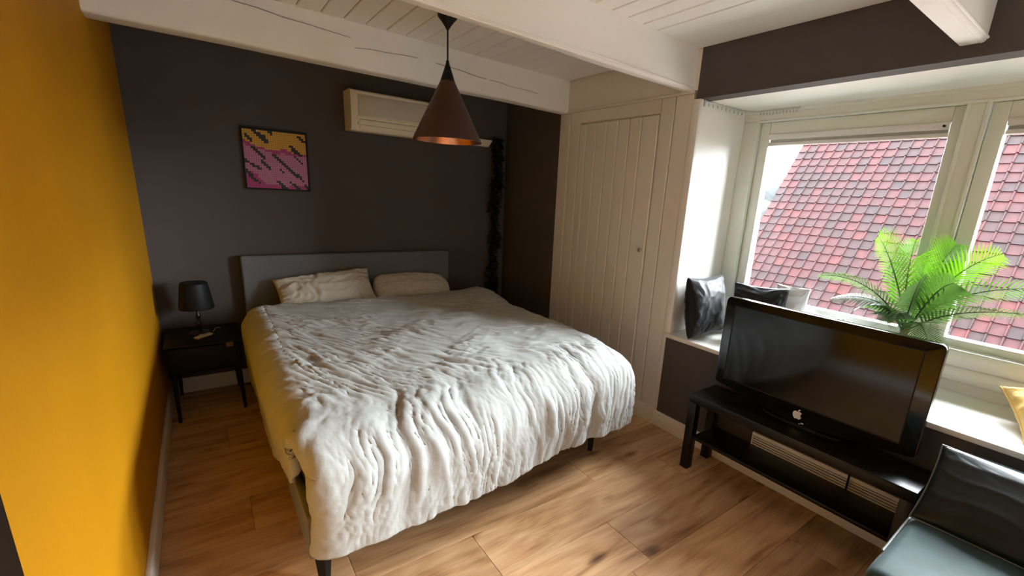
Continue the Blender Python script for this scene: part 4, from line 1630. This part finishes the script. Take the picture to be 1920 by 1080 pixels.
def frond(p0, p1, p2, leaf_len, m, seed, nleaf=34, droop=0.25, width=0.0085, twist=0.0):
    r = random.Random(seed)
    p0, p1, p2 = Vector(p0), Vector(p1), Vector(p2)
    B = lambda t: (1 - t) ** 2 * p0 + 2 * t * (1 - t) * p1 + t * t * p2
    D = lambda t: ((p1 - p0) * (1 - t) + (p2 - p1) * t).normalized()
    bm = new_bm()
    add_tube(bm, [B(i / 14) for i in range(15)], [0.0045 * (1 - 0.75 * i / 14) for i in range(15)], 6)
    for i in range(nleaf):
        t = 0.16 + 0.84 * (i + 0.5) / nleaf
        c, d = B(t), D(t)
        side = d.cross(Vector((0, 0, 1)))
        if side.length < 0.05:
            side = Vector((0, 1, 0))
        side.normalize()
        side = Matrix.Rotation(twist, 3, d) @ side
        upn = side.cross(d).normalized()
        ll = leaf_len * (math.sin(math.pi * min(1, 0.16 + 0.86 * t)) ** 0.6 * 0.85 + 0.15) * r.uniform(0.9, 1.08)
        for sg in (1, -1):
            dirv = (side * sg * 0.86 + d * (0.42 + 0.35 * t) + upn * 0.16).normalized()
            a = c
            mid = c + dirv * ll * 0.5 + Vector((0, 0, -droop * ll * 0.14))
            tip = c + dirv * ll * 0.98 + Vector((0, 0, -droop * ll * 0.62))
            wv_ = d * width * (0.8 + 0.4 * (1 - t))
            v0 = bm.verts.new(a - wv_ * 0.5)
            v1 = bm.verts.new(a + wv_ * 0.5)
            v2 = bm.verts.new(mid + wv_ * 0.6)
            v3 = bm.verts.new(mid - wv_ * 0.6)
            v4 = bm.verts.new(tip)
            bm.faces.new((v0, v1, v2, v3))
            bm.faces.new((v3, v2, v4))
    return obj('frond', bm, m, pp, smooth=True, angle=0)


C0 = (PX_, PY_, 1.0)
FR_ = [
    # p1, p2, leaf length, material, droop, twist
    ((3.06, -3.16, 1.27), (3.00, -2.93, 1.205), 0.125, M_LEAF, 0.35, 0.5),
    ((3.02, -3.24, 1.20), (2.97, -3.03, 1.10), 0.13, M_LEAF, 0.6, -0.2),
    ((3.16, -3.20, 1.36), (3.22, -3.10, 1.435), 0.19, M_LEAF_BACKLIT, 0.20, 1.2),
    ((3.12, -3.28, 1.28), (3.12, -3.29, 1.435), 0.19, M_LEAF_BACKLIT, 0.15, 1.4),
    ((3.18, -3.38, 1.32), (3.20, -3.43, 1.43), 0.19, M_LEAF_BACKLIT, 0.15, -1.2),
    ((3.14, -3.44, 1.33), (3.14, -3.60, 1.41), 0.17, M_LEAF_BACKLIT, 0.25, -0.9),
    ((3.10, -3.50, 1.30), (3.08, -3.86, 1.29), 0.15, M_LEAF, 0.30, -0.6),
    ((3.06, -3.50, 1.18), (3.02, -3.82, 1.185), 0.12, M_LEAF, 0.30, -0.4),
    ((2.98, -3.42, 1.14), (2.90, -3.50, 0.965), 0.15, M_LEAF, 0.5, 0.2),
    ((3.02, -3.36, 1.20), (2.95, -3.39, 1.27), 0.15, M_LEAF, 0.5, 1.0),
    ((3.06, -3.42, 1.24), (3.00, -3.50, 1.27), 0.16, M_LEAF, 0.3, -0.9),
    ((3.05, -3.26, 1.16), (2.98, -3.15, 1.07), 0.13, M_LEAF, 0.6, 0.3),
    ((3.24, -3.38, 1.26), (3.29, -3.44, 1.34), 0.12, M_LEAF_BACKLIT, 0.2, 0.6),
    ((3.02, -3.30, 1.14), (2.94, -3.30, 1.04), 0.13, M_LEAF, 0.6, 0.2),
]
for k, (a, b, ll, m, dp, tw) in enumerate(FR_):
    base = (C0[0] + 0.012 * math.cos(k * 2.4), C0[1] + 0.012 * math.sin(k * 2.4), C0[2] - 0.01)
    frond(base, a, b, ll, m, k, 27, dp, 0.0078, tw)

# ------------------------------------------------------------------ curtain track with gliders along the soffit
ct = thing('curtain_track', 'thin white curtain track with small gliders in the window recess corner', 'curtain track', (3.1, -2.2, 2.15))
TP = [Vector((W + 0.05, -2.178, 2.149)), Vector((3.22, -2.186, 2.149)), Vector((3.275, -2.205, 2.149)), Vector((3.296, -2.25, 2.149)), Vector((3.296, -2.52, 2.149))]
bm = new_bm()
add_tube(bm, TP, 0.0055, 8)
obj('rail', bm, M_GREYP, ct, smooth=True)
bm = new_bm()
add_box(bm, (W + 0.04, -2.184, 2.120), (W + 0.052, -2.170, 2.154), 0.001)
obj('end_stop', bm, M_GREYP, ct)
gpos = [(W + 0.09 + 0.046 * k, -2.180) for k in range(9)] + [(3.296, -2.27 - 0.021 * k) for k in range(12)]
for k, (gx, gy) in enumerate(gpos):
    bm = new_bm()
    add_box(bm, (gx - 0.0025, gy - 0.0025, 2.126), (gx + 0.0025, gy + 0.0025, 2.1435))
    obj('glider', bm, M_GREYP, ct)

# ------------------------------------------------------------------ black cabinet at the left photo edge
kb = thing('tall_cabinet', 'tall black cabinet edge against the yellow wall, lower left corner', 'cabinet', (0.06, -3.6, 0))
bm = new_bm()
add_box(bm, (0.021, -4.10, 0.0), (0.098, -3.2955, 1.62), 0.004)
obj('carcass', bm, M_BLACKM, kb, smooth=True)
bm = new_bm()
add_box(bm, (0.0985, -4.10, 0.02), (0.104, -3.312, 1.61), 0.002)
obj('door_panel', bm, M_BLACK, kb, smooth=True)
